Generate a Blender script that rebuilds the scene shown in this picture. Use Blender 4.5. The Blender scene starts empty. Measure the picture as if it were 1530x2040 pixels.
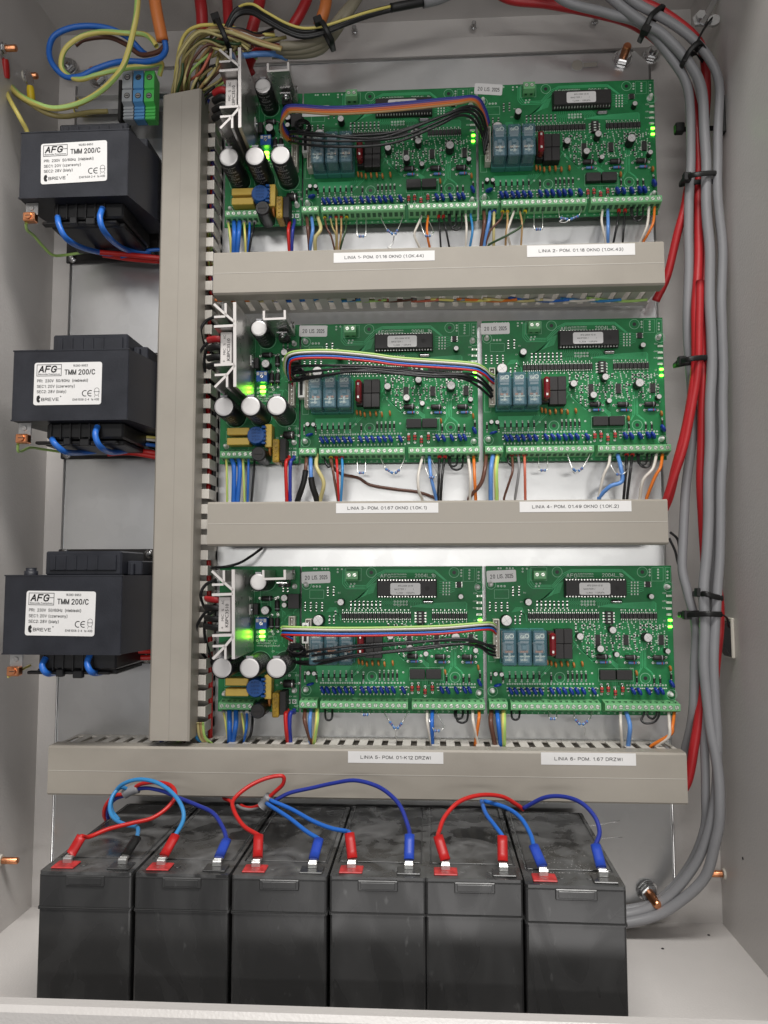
import bpy, math, random
from mathutils import Vector, Matrix, noise
random.seed(7)
S = 0.001                      # everything below is written in millimetres
sc = bpy.context.scene
C = sc.collection

# ------------------------------------------------------------------ camera
FPX, CXP, CYP, DIST = 1530.0, 765.0, 1020.0, 700.0
YAW, PIT, ROL = .0575, .0800, -.0013
BASE = Matrix(((1,0,0),(0,0,-1),(0,1,0)))
ROT = Matrix.Rotation(YAW,3,'Z') @ BASE @ Matrix.Rotation(PIT,3,'X') @ Matrix.Rotation(ROL,3,'Z')
cam_d = bpy.data.cameras.new('camera'); cam = bpy.data.objects.new('camera', cam_d); C.objects.link(cam)
cam.matrix_world = Matrix.Translation((0,-DIST*S,0)) @ ROT.to_4x4()
cam_d.sensor_fit = 'VERTICAL'; cam_d.sensor_height = 24.0; cam_d.lens = 24.0*FPX/2040
cam_d.clip_start = .01; cam_d.clip_end = 100
sc.camera = cam
def P(px, py, d=0.0):
    """photo pixel -> point in the cabinet, d mm in front of the mounting plate"""
    v = ROT @ Vector(((px-CXP)/FPX, -(py-CYP)/FPX, -1))
    return Vector((0,-DIST,0)) + v*((DIST-d)/v.y)

# ------------------------------------------------------------------ light
w = bpy.data.worlds.new('World'); sc.world = w; w.use_nodes = True
w.node_tree.nodes['Background'].inputs[0].default_value = (.95,.95,1,1)
w.node_tree.nodes['Background'].inputs[1].default_value = .15
def area(name, loc, target, sx, sy, power, col):
    l = bpy.data.lights.new(name,'AREA'); l.shape='RECTANGLE'; l.size=sx; l.size_y=sy; l.energy=power; l.color=col
    o = bpy.data.objects.new(name,l); C.objects.link(o); o.location=loc
    o.rotation_euler = (Vector(target)-Vector(loc)).to_track_quat('-Z','Y').to_euler()
    return o
area('ceiling_light', (.15,-.95,1.45), (0,0,-.25), 1.3, .35, 34, (1,.975,.94))
area('room_light', (-.15,-2.2,.98), (0,0,-.2), 1.5, .28, 8.5, (1,.975,.95))
area('strip_fill', (.05,-2.5,.075), (0,0,0), 1.6, .13, 10, (1,.985,.95))  # lamp added for the narrow bright band mirrored in the plate
area('low_fill', (.25,-2.2,-1.15), (0,0,-.2), 1.4, .5, 7.5, (1,.97,.95))  # added fill from below: sheen on battery fronts, brighter duct undersides
sc.view_settings.view_transform='Standard'; sc.view_settings.look='None'
sc.view_settings.exposure=0; sc.view_settings.gamma=1

# ------------------------------------------------------------------ materials
MAT = {}
def mat(name, col, rough=.5, metal=0, bump=0, bscale=400, var=0, vscale=60, rvar=0, alpha=1, emit=None, es=0, coat=0, trans=0, ior=1.45, stretch=None, spec=.5):
    m = bpy.data.materials.new(name); m.use_nodes=True; nt=m.node_tree; N=nt.nodes; Lk=nt.links
    b = N['Principled BSDF']
    b.inputs['Base Color'].default_value=(*col,1); b.inputs['Roughness'].default_value=rough
    b.inputs['Metallic'].default_value=metal; b.inputs['Specular IOR Level'].default_value=spec
    b.inputs['Coat Weight'].default_value=coat; b.inputs['IOR'].default_value=ior
    b.inputs['Transmission Weight'].default_value=trans; b.inputs['Alpha'].default_value=alpha
    if emit: b.inputs['Emission Color'].default_value=(*emit,1); b.inputs['Emission Strength'].default_value=es
    if bump or var or rvar:
        tc=N.new('ShaderNodeTexCoord'); src=tc.outputs['Object']
        if stretch:
            mp=N.new('ShaderNodeMapping'); mp.inputs['Scale'].default_value=stretch; Lk.new(src,mp.inputs[0]); src=mp.outputs[0]
        if var or rvar:
            n=N.new('ShaderNodeTexNoise'); n.inputs['Scale'].default_value=vscale; n.inputs['Detail'].default_value=6; n.inputs['Roughness'].default_value=.62
            Lk.new(src,n.inputs['Vector'])
            if var:
                mr=N.new('ShaderNodeMapRange'); mr.inputs[1].default_value=.3; mr.inputs[2].default_value=.7
                mr.inputs[3].default_value=1-var; mr.inputs[4].default_value=1+var; Lk.new(n.outputs[0],mr.inputs[0])
                mx=N.new('ShaderNodeVectorMath'); mx.operation='SCALE'; mx.inputs[0].default_value=col
                Lk.new(mr.outputs[0],mx.inputs['Scale']); Lk.new(mx.outputs[0],b.inputs['Base Color'])
            if rvar:
                m2=N.new('ShaderNodeMapRange'); m2.inputs[1].default_value=.3; m2.inputs[2].default_value=.7
                m2.inputs[3].default_value=max(.03,rough-rvar); m2.inputs[4].default_value=rough+rvar
                Lk.new(n.outputs[0],m2.inputs[0]); Lk.new(m2.outputs[0],b.inputs['Roughness'])
        if bump:
            n2=N.new('ShaderNodeTexNoise'); n2.inputs['Scale'].default_value=bscale; n2.inputs['Detail'].default_value=3; Lk.new(tc.outputs['Object'],n2.inputs['Vector'])
            bp=N.new('ShaderNodeBump'); bp.inputs['Strength'].default_value=bump; bp.inputs['Distance'].default_value=.0006
            Lk.new(n2.outputs[0],bp.inputs['Height']); Lk.new(bp.outputs[0],b.inputs['Normal'])
    MAT[name]=m; return m
mat('paint',(.575,.550,.530),.34,bump=.36,bscale=520,var=.035,vscale=9,rvar=.05)
mat('zinc_dull',(.42,.42,.42),.45,metal=.9,var=.1)
mat('steel',(.6,.6,.6),.25,metal=1)
mat('copper',(.75,.32,.16),.3,metal=1,var=.15,vscale=500)
mat('duct',(.315,.288,.248),.40,var=.045,vscale=22,rvar=.10,bump=.05,bscale=700)
mat('duct_line',(.25,.23,.2),.5)
mat('duct_light',(.56,.53,.48),.45,var=.04)
mat('slate',(.016,.0175,.024),.42,var=.2,vscale=40,bump=.12,bscale=900,rvar=.06)
mat('black',(.010,.010,.011),.42,var=.2,vscale=80)
mat('black_dull',(.017,.015,.015),.6,var=.3,vscale=60)
mat('wire_black',(.012,.012,.013),.33)
mat('glint_edge',(.05,.05,.05),.15)  # paler, glossier beads added along the battery edges as glints
mat('ink',(.012,.012,.012),.6)
mat('label',(.72,.71,.70),.45,var=.02)
mat('label_grey',(.52,.51,.5),.4)
mat('silk',(.62,.70,.62),.5)
mat('silk_dim',(.25,.52,.33),.5)
mat('pcb',(.014,.17,.052),.42,var=.22,vscale=55,spec=.3,rvar=.08)
mat('trace',(.06,.40,.16),.38,spec=.3)
mat('pad',(.70,.70,.66),.28,metal=.85)
mat('chip',(.018,.016,.016),.5)
mat('term',(.16,.43,.19),.42,var=.05)
mat('term_dark',(.02,.09,.035),.5)
mat('screwhead',(.62,.66,.58),.33,metal=.8,var=.2,vscale=300)
mat('alu',(.62,.60,.585),.3,metal=.9,var=.08,vscale=50,rvar=.08)
mat('alu_face',(.60,.57,.55),.5,metal=.35)
mat('captop',(.60,.585,.575),.42,metal=.45)
mat('capring',(.25,.25,.26),.3)
mat('white',(.72,.72,.69),.4)
mat('ivory',(.60,.57,.50),.45)
mat('relay',(.10,.20,.25),.10,alpha=.5,spec=.7)
mat('relay_teal',(.05,.22,.19),.3)
mat('relay_in',(.30,.36,.38),.4,metal=.3)
mat('varistor',(.010,.035,.27),.33)
mat('orange_cap',(.42,.16,.035),.4)
mat('maroon',(.16,.008,.012),.18,coat=.5)
mat('reddiode',(.42,.05,.045),.3)
mat('yellow_cap',(.72,.50,.10),.38)
mat('goldfilm',(.32,.20,.02),.3,var=.4,vscale=300)
mat('bluebox',(.012,.09,.33),.35)
mat('led_off',(.6,.7,.55),.3)
mat('led',(.2,1,.1),.3,emit=(.12,1,.02),es=14)
mat('led2',(.4,1,.1),.3,emit=(.30,1,.03),es=13)
mat('resbody',(.08,.19,.42),.35)
mat('lead',(.7,.7,.68),.3,metal=.9)
mat('red_pad',(.42,.03,.03),.45,var=.5,vscale=120)
mat('tie',(.008,.008,.008),.45)
mat('grey_cable',(.235,.235,.245),.42,bump=.05,bscale=300,var=.06,vscale=25)
mat('olive_cable',(.24,.215,.155),.5,var=.06)
mat('red_cable',(.40,.018,.022),.38,bump=.08,bscale=200,var=.12,vscale=30)
mat('orange_cable',(.62,.19,.05),.45,var=.06)
mat('din_grey',(.38,.40,.42),.45); mat('din_blue',(.10,.30,.58),.45); mat('din_green',(.08,.50,.10),.45)
mat('yellow_tag',(.62,.5,.05),.45)
WC = dict(blue=(.020,.13,.50), lightblue=(.10,.24,.56), darkblue=(.02,.035,.26), red=(.50,.018,.015), brown=(.115,.047,.030),
          tan=(.40,.25,.11), olive=(.30,.25,.10), orange=(.66,.17,.02), white=(.62,.58,.52), grey=(.22,.22,.22), salmon=(.52,.13,.08), violet=(.08,.07,.30),
          yellow=(.68,.58,.16), green=(.10,.42,.04), palegreen=(.38,.58,.16), darkgreen=(.03,.07,.025), skyblue=(.04,.23,.50), cream=(.52,.45,.20))
for k,c in WC.items(): mat('w_'+k,c,.36)
MAT['w_black']=MAT['wire_black']
mat('ferr_red',(.42,.012,.012),.4); mat('ferr_yellow',(.72,.52,.02),.4); mat('ferr_blue',(.02,.06,.40),.4); mat('ferr_grey',(.3,.3,.3),.4)
# dirty battery lid: dust and smears over black plastic
def lid_material():
    m=bpy.data.materials.new('battery_lid'); m.use_nodes=True; nt=m.node_tree; N=nt.nodes; Lk=nt.links; b=N['Principled BSDF']
    tc=N.new('ShaderNodeTexCoord'); mp=N.new('ShaderNodeMapping'); Lk.new(tc.outputs['Object'],mp.inputs[0]); 
    oi=N.new('ShaderNodeObjectInfo'); Lk.new(oi.outputs['Location'],mp.inputs['Location'])
    n1=N.new('ShaderNodeTexNoise'); n1.inputs['Scale'].default_value=34; n1.inputs['Detail'].default_value=7; n1.inputs['Distortion'].default_value=1.2; Lk.new(mp.outputs[0],n1.inputs['Vector'])
    n2=N.new('ShaderNodeTexVoronoi'); n2.inputs['Scale'].default_value=330; Lk.new(mp.outputs[0],n2.inputs['Vector'])
    r1=N.new('ShaderNodeMapRange'); r1.inputs[1].default_value=.38; r1.inputs[2].default_value=.72; r1.inputs[3].default_value=.024; r1.inputs[4].default_value=.135; Lk.new(n1.outputs[0],r1.inputs[0])
    r2=N.new('ShaderNodeMapRange'); r2.inputs[1].default_value=.07; r2.inputs[2].default_value=.16; r2.inputs[3].default_value=.16; r2.inputs[4].default_value=0; Lk.new(n2.outputs['Distance'],r2.inputs[0])
    g=N.new('ShaderNodeMapRange'); g.inputs[1].default_value=.58; g.inputs[2].default_value=.66; Lk.new(n1.outputs[0],g.inputs[0])
    mu=N.new('ShaderNodeMath'); mu.operation='MULTIPLY'; Lk.new(r2.outputs[0],mu.inputs[0]); Lk.new(g.outputs[0],mu.inputs[1])
    ad=N.new('ShaderNodeMath'); ad.operation='ADD'; Lk.new(r1.outputs[0],ad.inputs[0]); Lk.new(mu.outputs[0],ad.inputs[1])
    Lk.new(ad.outputs[0],b.inputs['Base Color'])
    rr=N.new('ShaderNodeMapRange'); rr.inputs[1].default_value=.4; rr.inputs[2].default_value=.65; rr.inputs[3].default_value=.2; rr.inputs[4].default_value=.6; Lk.new(n1.outputs[0],rr.inputs[0]); Lk.new(rr.outputs[0],b.inputs['Roughness'])
    MAT['lid']=m
lid_material()
def case_material():
    m=bpy.data.materials.new('case'); m.use_nodes=True; nt=m.node_tree; N=nt.nodes; Lk=nt.links; b=N['Principled BSDF']
    tc=N.new('ShaderNodeTexCoord'); mp=N.new('ShaderNodeMapping'); Lk.new(tc.outputs['Object'],mp.inputs[0]); oi=N.new('ShaderNodeObjectInfo'); Lk.new(oi.outputs['Location'],mp.inputs['Location'])
    mp.inputs['Scale'].default_value=(1,1,.45)
    n1=N.new('ShaderNodeTexNoise'); n1.inputs['Scale'].default_value=19; n1.inputs['Detail'].default_value=3; n1.inputs['Distortion'].default_value=1.5; Lk.new(mp.outputs[0],n1.inputs['Vector'])
    n2=N.new('ShaderNodeTexNoise'); n2.inputs['Scale'].default_value=160; n2.inputs['Detail'].default_value=6; Lk.new(mp.outputs[0],n2.inputs['Vector'])
    r=N.new('ShaderNodeMapRange'); r.inputs[1].default_value=.44; r.inputs[2].default_value=.66; r.inputs[3].default_value=.028; r.inputs[4].default_value=.038; Lk.new(n1.outputs[0],r.inputs[0])
    r2=N.new('ShaderNodeMapRange'); r2.inputs[1].default_value=.66; r2.inputs[2].default_value=.76; r2.inputs[4].default_value=.05; Lk.new(n2.outputs[0],r2.inputs[0])
    ad=N.new('ShaderNodeMath'); Lk.new(r.outputs[0],ad.inputs[0]); Lk.new(r2.outputs[0],ad.inputs[1]); Lk.new(ad.outputs[0],b.inputs['Base Color'])
    r3=N.new('ShaderNodeMapRange'); r3.inputs[1].default_value=.45; r3.inputs[2].default_value=.62; r3.inputs[3].default_value=.22; r3.inputs[4].default_value=.36; Lk.new(n1.outputs[0],r3.inputs[0]); Lk.new(r3.outputs[0],b.inputs['Roughness'])
    MAT['case']=m
case_material()
def zinc_material():
    m=bpy.data.materials.new('zinc'); m.use_nodes=True; nt=m.node_tree; N=nt.nodes; Lk=nt.links; b=N['Principled BSDF']
    b.inputs['Metallic'].default_value=.85
    tc=N.new('ShaderNodeTexCoord')
    v=N.new('ShaderNodeTexVoronoi'); v.inputs['Scale'].default_value=75; v.inputs['Randomness'].default_value=1
    nd=N.new('ShaderNodeTexNoise'); nd.inputs['Scale'].default_value=60; Lk.new(tc.outputs['Object'],nd.inputs['Vector'])
    mx=N.new('ShaderNodeVectorMath'); mx.operation='MULTIPLY_ADD'; mx.inputs[1].default_value=(.018,.018,.018); Lk.new(nd.outputs['Color'],mx.inputs[0]); Lk.new(tc.outputs['Object'],mx.inputs[2]); Lk.new(mx.outputs[0],v.inputs['Vector'])
    sp=N.new('ShaderNodeSeparateColor'); Lk.new(v.outputs['Color'],sp.inputs[0])
    mp=N.new('ShaderNodeMapping'); mp.inputs['Scale'].default_value=(1,1,.03); Lk.new(tc.outputs['Object'],mp.inputs[0])
    ns=N.new('ShaderNodeTexNoise'); ns.inputs['Scale'].default_value=700; ns.inputs['Detail'].default_value=2; Lk.new(mp.outputs[0],ns.inputs['Vector'])
    nb=N.new('ShaderNodeTexNoise'); nb.inputs['Scale'].default_value=4; nb.inputs['Detail'].default_value=4; Lk.new(tc.outputs['Object'],nb.inputs['Vector'])
    a=N.new('ShaderNodeMath'); a.operation='MULTIPLY_ADD'; a.inputs[1].default_value=.022; a.inputs[2].default_value=.49; Lk.new(sp.outputs[0],a.inputs[0])
    c=N.new('ShaderNodeMath'); c.operation='MULTIPLY_ADD'; c.inputs[1].default_value=.10; Lk.new(nb.outputs[0],c.inputs[0]); Lk.new(a.outputs[0],c.inputs[2]); Lk.new(c.outputs[0],b.inputs['Base Color'])
    r=N.new('ShaderNodeMath'); r.operation='MULTIPLY_ADD'; r.inputs[1].default_value=.02; r.inputs[2].default_value=.25; Lk.new(sp.outputs[1],r.inputs[0])
    r2=N.new('ShaderNodeMath'); r2.operation='MULTIPLY_ADD'; r2.inputs[1].default_value=.10; Lk.new(nb.outputs[0],r2.inputs[0]); Lk.new(r.outputs[0],r2.inputs[2]); Lk.new(r2.outputs[0],b.inputs['Roughness'])
    bp=N.new('ShaderNodeBump'); bp.inputs['Strength'].default_value=.035; bp.inputs['Distance'].default_value=.0002; Lk.new(ns.outputs[0],bp.inputs['Height']); Lk.new(bp.outputs[0],b.inputs['Normal'])
    MAT['zinc']=m
zinc_material()

# ------------------------------------------------------------------ mesh builder (mm)
def text_geo(s, bold=0.0, sp=1.0, cache={}):
    k=(s,bold,sp)
    if k in cache: return cache[k]
    cu=bpy.data.curves.new('t','FONT'); cu.body=s; cu.size=1; cu.resolution_u=2; cu.space_character=sp; cu.offset=bold; cu.dimensions='2D'; cu.fill_mode='BOTH'
    o=bpy.data.objects.new('t',cu); C.objects.link(o)
    me=bpy.data.meshes.new_from_object(o.evaluated_get(bpy.context.evaluated_depsgraph_get()))
    v=[(a.co.x,a.co.y) for a in me.vertices]; f=[tuple(p.vertices) for p in me.polygons]
    bpy.data.objects.remove(o); bpy.data.curves.remove(cu); bpy.data.meshes.remove(me)
    xs=[a[0] for a in v] or [0]
    cache[k]=(v,f,min(xs),max(xs)); return cache[k]

GL={'A':'0,0 2,6 4,0;.7,2 3.3,2','B':'0,0 0,6 2.8,6 3.7,5.3 3.7,3.8 2.8,3.1 0,3.1;2.8,3.1 4,2.3 4,.8 2.9,0 0,0','C':'4,4.6 3.2,5.7 2,6 .8,5.6 0,4.2 0,1.8 .8,.4 2,0 3.2,.3 4,1.4',
'D':'0,0 0,6 2.2,6 3.5,5.4 4,4 4,2 3.5,.6 2.2,0 0,0','E':'4,0 0,0 0,6 3.9,6;0,3.1 3.5,3.1','F':'0,0 0,6 3.8,6;0,3.1 3.2,3.1','G':'4,4.6 3.2,5.7 2,6 .8,5.6 0,4.2 0,1.8 .8,.4 2,0 3.3,.3 4,1.1 4,2.8 2.2,2.8',
'H':'0,0 0,6;4,0 4,6;0,3.1 4,3.1','I':'.4,0 .4,6','K':'0,0 0,6;4,6 0,2.2;1.4,3.4 4,0','L':'0,6 0,0 3.7,0','M':'0,0 0,6 2.3,0 4.6,6 4.6,0','N':'0,0 0,6 4,0 4,6','O':'2,0 .8,.4 0,1.8 0,4.2 .8,5.6 2,6 3.3,5.6 4.1,4.2 4.1,1.8 3.3,.4 2,0',
'P':'0,0 0,6 3,6 3.9,5.3 3.9,3.5 3,2.8 0,2.8','R':'0,0 0,6 3,6 3.9,5.3 3.9,3.8 3,3.1 0,3.1;2.3,3.1 4,0','S':'3.8,4.9 3.1,5.8 2,6 .8,5.7 .2,4.8 .6,3.8 2,3.2 3.4,2.7 4,1.7 3.4,.4 2,0 .7,.3 0,1.3','T':'0,6 4.2,6;2.1,6 2.1,0',
'V':'0,6 2.1,0 4.2,6','U':'0,6 0,1.6 .7,.4 2,0 3.3,.4 4,1.6 4,6','W':'0,6 1.2,0 2.6,6 4,0 5.2,6','Z':'.1,6 3.9,6 0,0 4,0','0':'2,0 .7,.6 .2,3 .7,5.4 2,6 3.3,5.4 3.8,3 3.3,.6 2,0','1':'.6,4.6 2.2,6 2.2,0','2':'.2,4.5 .8,5.6 2,6 3.3,5.5 3.7,4.4 3,3 .1,0 3.9,0',
'3':'.2,4.8 1,5.8 2.1,6 3.3,5.5 3.5,4.3 2.8,3.3 1.7,3.1 3,2.9 3.8,1.8 3.3,.5 2,0 .8,.3 .1,1.3','4':'2.9,0 2.9,6 0,1.7 4,1.7','5':'3.6,6 .8,6 .3,3.1 2,3.7 3.4,3 3.8,1.9 3.2,.5 1.9,0 .7,.3 .1,1.3','6':'3.6,5 2.8,5.9 1.7,5.9 .6,4.9 .2,2.4 .8,.6 2,0 3.3,.6 3.8,2 3.2,3.3 2,3.7 .8,3 .3,2','7':'.2,6 3.8,6 2.2,3 1.5,0',
'8':'2,3.2 .7,3.9 .5,5.1 1.2,5.9 2,6 2.9,5.9 3.5,5.1 3.3,3.9 2,3.2 .6,2.5 .1,1.3 .8,.2 2,0 3.2,.2 3.9,1.3 3.4,2.5 2,3.2','9':'.4,1 1.2,.1 2.3,.1 3.4,1.1 3.8,3.6 3.2,5.4 2,6 .7,5.4 .2,4 .8,2.7 2,2.3 3.2,3 3.7,4',
'.':'.4,0 .4,.5','-':'.2,2.4 2,2.4','(':'1.6,-1.4 .4,1 .4,4.2 1.6,6.4',')':'0,-1.4 1.2,1 1.2,4.2 0,6.4','/':'0,0 2,6','%':'0,4 1,5;2,1 3,2;0,0 3,6','+':'0,3 3.4,3;1.7,1.4 1.7,4.6',':':'.4,0 .4,.5;.4,3.4 .4,3.9',
'a':'.2,3.6 1.4,4.2 2.7,3.9 3,3 3,0;3,2.4 .8,2.1 0,1.1 .6,.1 1.8,0 3,1','b':'0,6 0,0;0,3 1.2,4.2 2.6,4 3.3,2.8 3.2,1 2.2,0 1,.1 0,1.1','c':'3,3.1 2.4,4 1.3,4.2 .3,3.3 0,2 .4,.7 1.4,0 2.5,.2 3,1.1','e':'0,2.2 3.2,2.2 2.9,3.6 1.7,4.2 .5,3.6 0,2.2 .4,.6 1.6,0 2.7,.3 3.2,1',
'i':'.3,0 .3,4.2;.3,5.4 .3,6','k':'0,0 0,6;2.7,4.2 0,1.6;1,2.5 2.9,0','l':'.3,0 .3,6','n':'0,0 0,4.2;0,2.8 1.2,4.1 2.4,4.1 3,3.2 3,0','o':'1.6,0 .4,.6 0,2.1 .4,3.6 1.6,4.2 2.8,3.6 3.2,2.1 2.8,.6 1.6,0','r':'0,0 0,4.2;0,2.8 .8,4 1.8,4.2','s':'2.7,3.3 2,4.1 .8,4.1 .2,3.2 .9,2.4 2.3,1.9 2.9,1 2.2,.1 .9,0 0,.8',
'w':'0,4.2 1.1,0 2.2,4.2 3.3,0 4.4,4.2','y':'0,4.2 1.6,.2;3.2,4.2 1.2,-1.4 .2,-1.6','z':'.1,4.2 2.9,4.2 0,0 3,0','t':'1,6 1,.6 1.8,0;0,4.2 1.9,4.2'}
class MB:
    def __init__(s): s.v=[]; s.f=[]; s.m=[]; s.sm=[]; s.mats=[]; s.cur=0; s.X=None
    def mat(s,name):
        if name not in s.mats: s.mats.append(name)
        s.cur=s.mats.index(name); return s
    def add(s,vs,fs,smooth=False):
        n=len(s.v)
        s.v += [Vector(a) for a in vs] if s.X is None else [s.X@Vector(a) for a in vs]
        for f in fs: s.f.append(tuple(i+n for i in f)); s.m.append(s.cur); s.sm.append(smooth)
        return s
    def box(s,x0,x1,y0,y1,z0,z1,b=0):
        if x0>x1: x0,x1=x1,x0
        if y0>y1: y0,y1=y1,y0
        if z0>z1: z0,z1=z1,z0
        if b<=0:
            return s.add([(x,y,z) for x in (x0,x1) for y in (y0,y1) for z in (z0,z1)],
              [(0,1,3,2),(4,6,7,5),(0,4,5,1),(2,3,7,6),(0,2,6,4),(1,5,7,3)])
        b=min(b,(x1-x0)*.45,(y1-y0)*.45,(z1-z0)*.45)
        # rounded box: 3 verts per corner
        V=[];idx={}
        for i,(x,sx) in enumerate(((x0,1),(x1,-1))):
            for j,(y,sy) in enumerate(((y0,1),(y1,-1))):
                for k,(z,sz) in enumerate(((z0,1),(z1,-1))):
                    idx[i,j,k]=len(V)
                    V+=[(x,y+sy*b,z+sz*b),(x+sx*b,y,z+sz*b),(x+sx*b,y+sy*b,z)]
        F=[]
        g=lambda i,j,k,a: idx[i,j,k]+a
        for i in (0,1): F.append((g(i,0,0,0),g(i,1,0,0),g(i,1,1,0),g(i,0,1,0)))
        for j in (0,1): F.append((g(0,j,0,1),g(1,j,0,1),g(1,j,1,1),g(0,j,1,1)))
        for k in (0,1): F.append((g(0,0,k,2),g(1,0,k,2),g(1,1,k,2),g(0,1,k,2)))
        for i in (0,1):
            for j in (0,1): F.append((g(i,j,0,0),g(i,j,1,0),g(i,j,1,1),g(i,j,0,1)))
            for k in (0,1): F.append((g(i,0,k,0),g(i,1,k,0),g(i,1,k,2),g(i,0,k,2)))
        for j in (0,1):
            for k in (0,1): F.append((g(0,j,k,1),g(1,j,k,1),g(1,j,k,2),g(0,j,k,2)))
        for i in (0,1):
            for j in (0,1):
                for k in (0,1): F.append((g(i,j,k,0),g(i,j,k,1),g(i,j,k,2)))
        return s.add(V,F)
    def lathe(s,p0,p1,prof,n=16,smooth=True):
        """prof: list of (t along axis mm, radius)"""
        p0=Vector(p0);a=(Vector(p1)-p0).normalized()
        u=a.orthogonal().normalized(); v=a.cross(u)
        V=[];F=[]
        for t,r in prof:
            for i in range(n):
                q=2*math.pi*i/n; V.append(p0+a*t+(u*math.cos(q)+v*math.sin(q))*r)
        for j in range(len(prof)-1):
            for i in range(n): F.append((j*n+i,j*n+(i+1)%n,(j+1)*n+(i+1)%n,(j+1)*n+i))
        s.add(V,F,smooth)
        k=len(prof)-1
        if prof[0][1]>0: s.add(V[:n],[tuple(range(n))])
        if prof[k][1]>0: s.add(V[k*n:],[tuple(range(n))])
        return s
    def cyl(s,p0,p1,r,n=14,r1=None,b=0):
        L=(Vector(p1)-Vector(p0)).length; r1=r if r1 is None else r1
        pr=[(0,r),(L,r1)] if b<=0 else [(0,r-b),(b,r),(L-b,r1),(L,r1-b)]
        return s.lathe(p0,p1,pr,n)
    def tube(s,pts,r,n=8,flat=None,up=None,r1=None):
        pts=[Vector(p) for p in pts]
        T=[(pts[min(i+1,len(pts)-1)]-pts[max(i-1,0)]).normalized() for i in range(len(pts))]
        u=T[0].orthogonal().normalized() if up is None else Vector(up)
        V=[];F=[]
        for i,p in enumerate(pts):
            if up is not None: u=Vector(up)
            u=(u-T[i]*u.dot(T[i])).normalized(); v=T[i].cross(u)
            a,b=(r,r) if flat is None else flat
            if r1: a=b=r+(r1-r)*i/(len(pts)-1)
            for k in range(n):
                q=2*math.pi*(k+.5)/n; V.append(p+u*math.cos(q)*a+v*math.sin(q)*b)
        for j in range(len(pts)-1):
            for k in range(n): F.append((j*n+k,j*n+(k+1)%n,(j+1)*n+(k+1)%n,(j+1)*n+k))
        F.append(tuple(range(n))); F.append(tuple(range((len(pts)-1)*n,len(pts)*n)))
        return s.add(V,F,True)
    def prism(s,poly,y0,y1,axis='y'):
        """poly in (x,z) extruded along y; axis 'x': poly in (y,z) extruded along x; 'z': poly (x,y)"""
        mk={'y':lambda a,b,c:(a,c,b),'x':lambda a,b,c:(c,a,b),'z':lambda a,b,c:(a,b,c)}[axis]
        n=len(poly); V=[mk(a,b,y0) for a,b in poly]+[mk(a,b,y1) for a,b in poly]
        F=[tuple(range(n)),tuple(range(n,2*n))]+[(i,(i+1)%n,n+(i+1)%n,n+i) for i in range(n)]
        return s.add(V,F)
    def strip(s,pts,w,y,closed=False):
        """flat printed line in the x-z plane at depth y"""
        pts=[Vector((a,b)) for a,b in pts]
        if closed: pts.append(pts[0])
        for a,b in zip(pts,pts[1:]):
            d=(b-a); 
            if d.length<1e-6: continue
            d.normalize(); nn=Vector((-d.y,d.x))*w/2; e=d*w*.3
            s.add([(*(a-e+nn),0),(*(a-e-nn),0),(*(b+e-nn),0),(*(b+e+nn),0)] and
                  [((a-e+nn).x,y,(a-e+nn).y),((a-e-nn).x,y,(a-e-nn).y),((b+e-nn).x,y,(b+e-nn).y),((b+e+nn).x,y,(b+e+nn).y)],[(0,1,2,3)])
        return s
    def ring(s,x,z,r0,r1,y,n=16):
        V=[];F=[]
        for i in range(n):
            q=2*math.pi*i/n
            V+=[(x+r0*math.cos(q),y,z+r0*math.sin(q)),(x+r1*math.cos(q),y,z+r1*math.sin(q))]
        for i in range(n): j=(i+1)%n; F.append((2*i,2*i+1,2*j+1,2*j))
        return s.add(V,F)
    def dot(s,x,z,r,y,n=8):
        return s.add([(x+r*math.cos(2*math.pi*i/n),y,z+r*math.sin(2*math.pi*i/n)) for i in range(n)],[tuple(range(n))])
    def text(s,t,x,z,h,y,width=None,bold=0.0,align='l',ang=0,shear=0,sp=1.0):
        v,f,a,b=text_geo(t,bold,sp)
        k=h/.70; kx=k if width is None else width/max(b-a,1e-6)
        W=(b-a)*kx; ox={'l':0,'c':-W/2,'r':-W}[align]
        ca,sa=math.cos(ang),math.sin(ang); V=[]
        for p in v:
            X=(p[0]-a)*kx+ox+shear*p[1]*k; Z=p[1]*k
            V.append((x+X*ca-Z*sa,y,z+X*sa+Z*ca))
        return s.add(V,f)
    def stroke(s,t,x,z,h,y,width,wt=.9,align='l',shear=0,gap=1.7):
        '''lettering drawn with strokes of even weight (wt in 1/6 of the height)'''
        pen=0; G_=[]
        for c in t:
            if c==' ': pen+=2.6; continue
            for pl in GL[c].split(';'):
                G_.append([(pen+float(a.split(',')[0]),float(a.split(',')[1])) for a in pl.split()])
            pen+=max(float(a.split(',')[0]) for pl in GL[c].split(';') for a in pl.split())+gap
        W=pen-gap; k=h/6; kx=width/W; x0=x-(width/2 if align=='c' else 0)
        for pl in G_: s.strip([(x0+a*kx+shear*b*k,z+b*k) for a,b in pl],wt*k,y)
        return s
    def mesh(s,name,origin=Vector((0,0,0))):
        me=bpy.data.meshes.new(name)
        me.from_pydata([(a-origin)*S for a in s.v],[],s.f)
        for n in s.mats: me.materials.append(MAT[n])
        me.polygons.foreach_set('material_index',s.m); me.polygons.foreach_set('use_smooth',s.sm)
        me.update()
        return me

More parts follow.
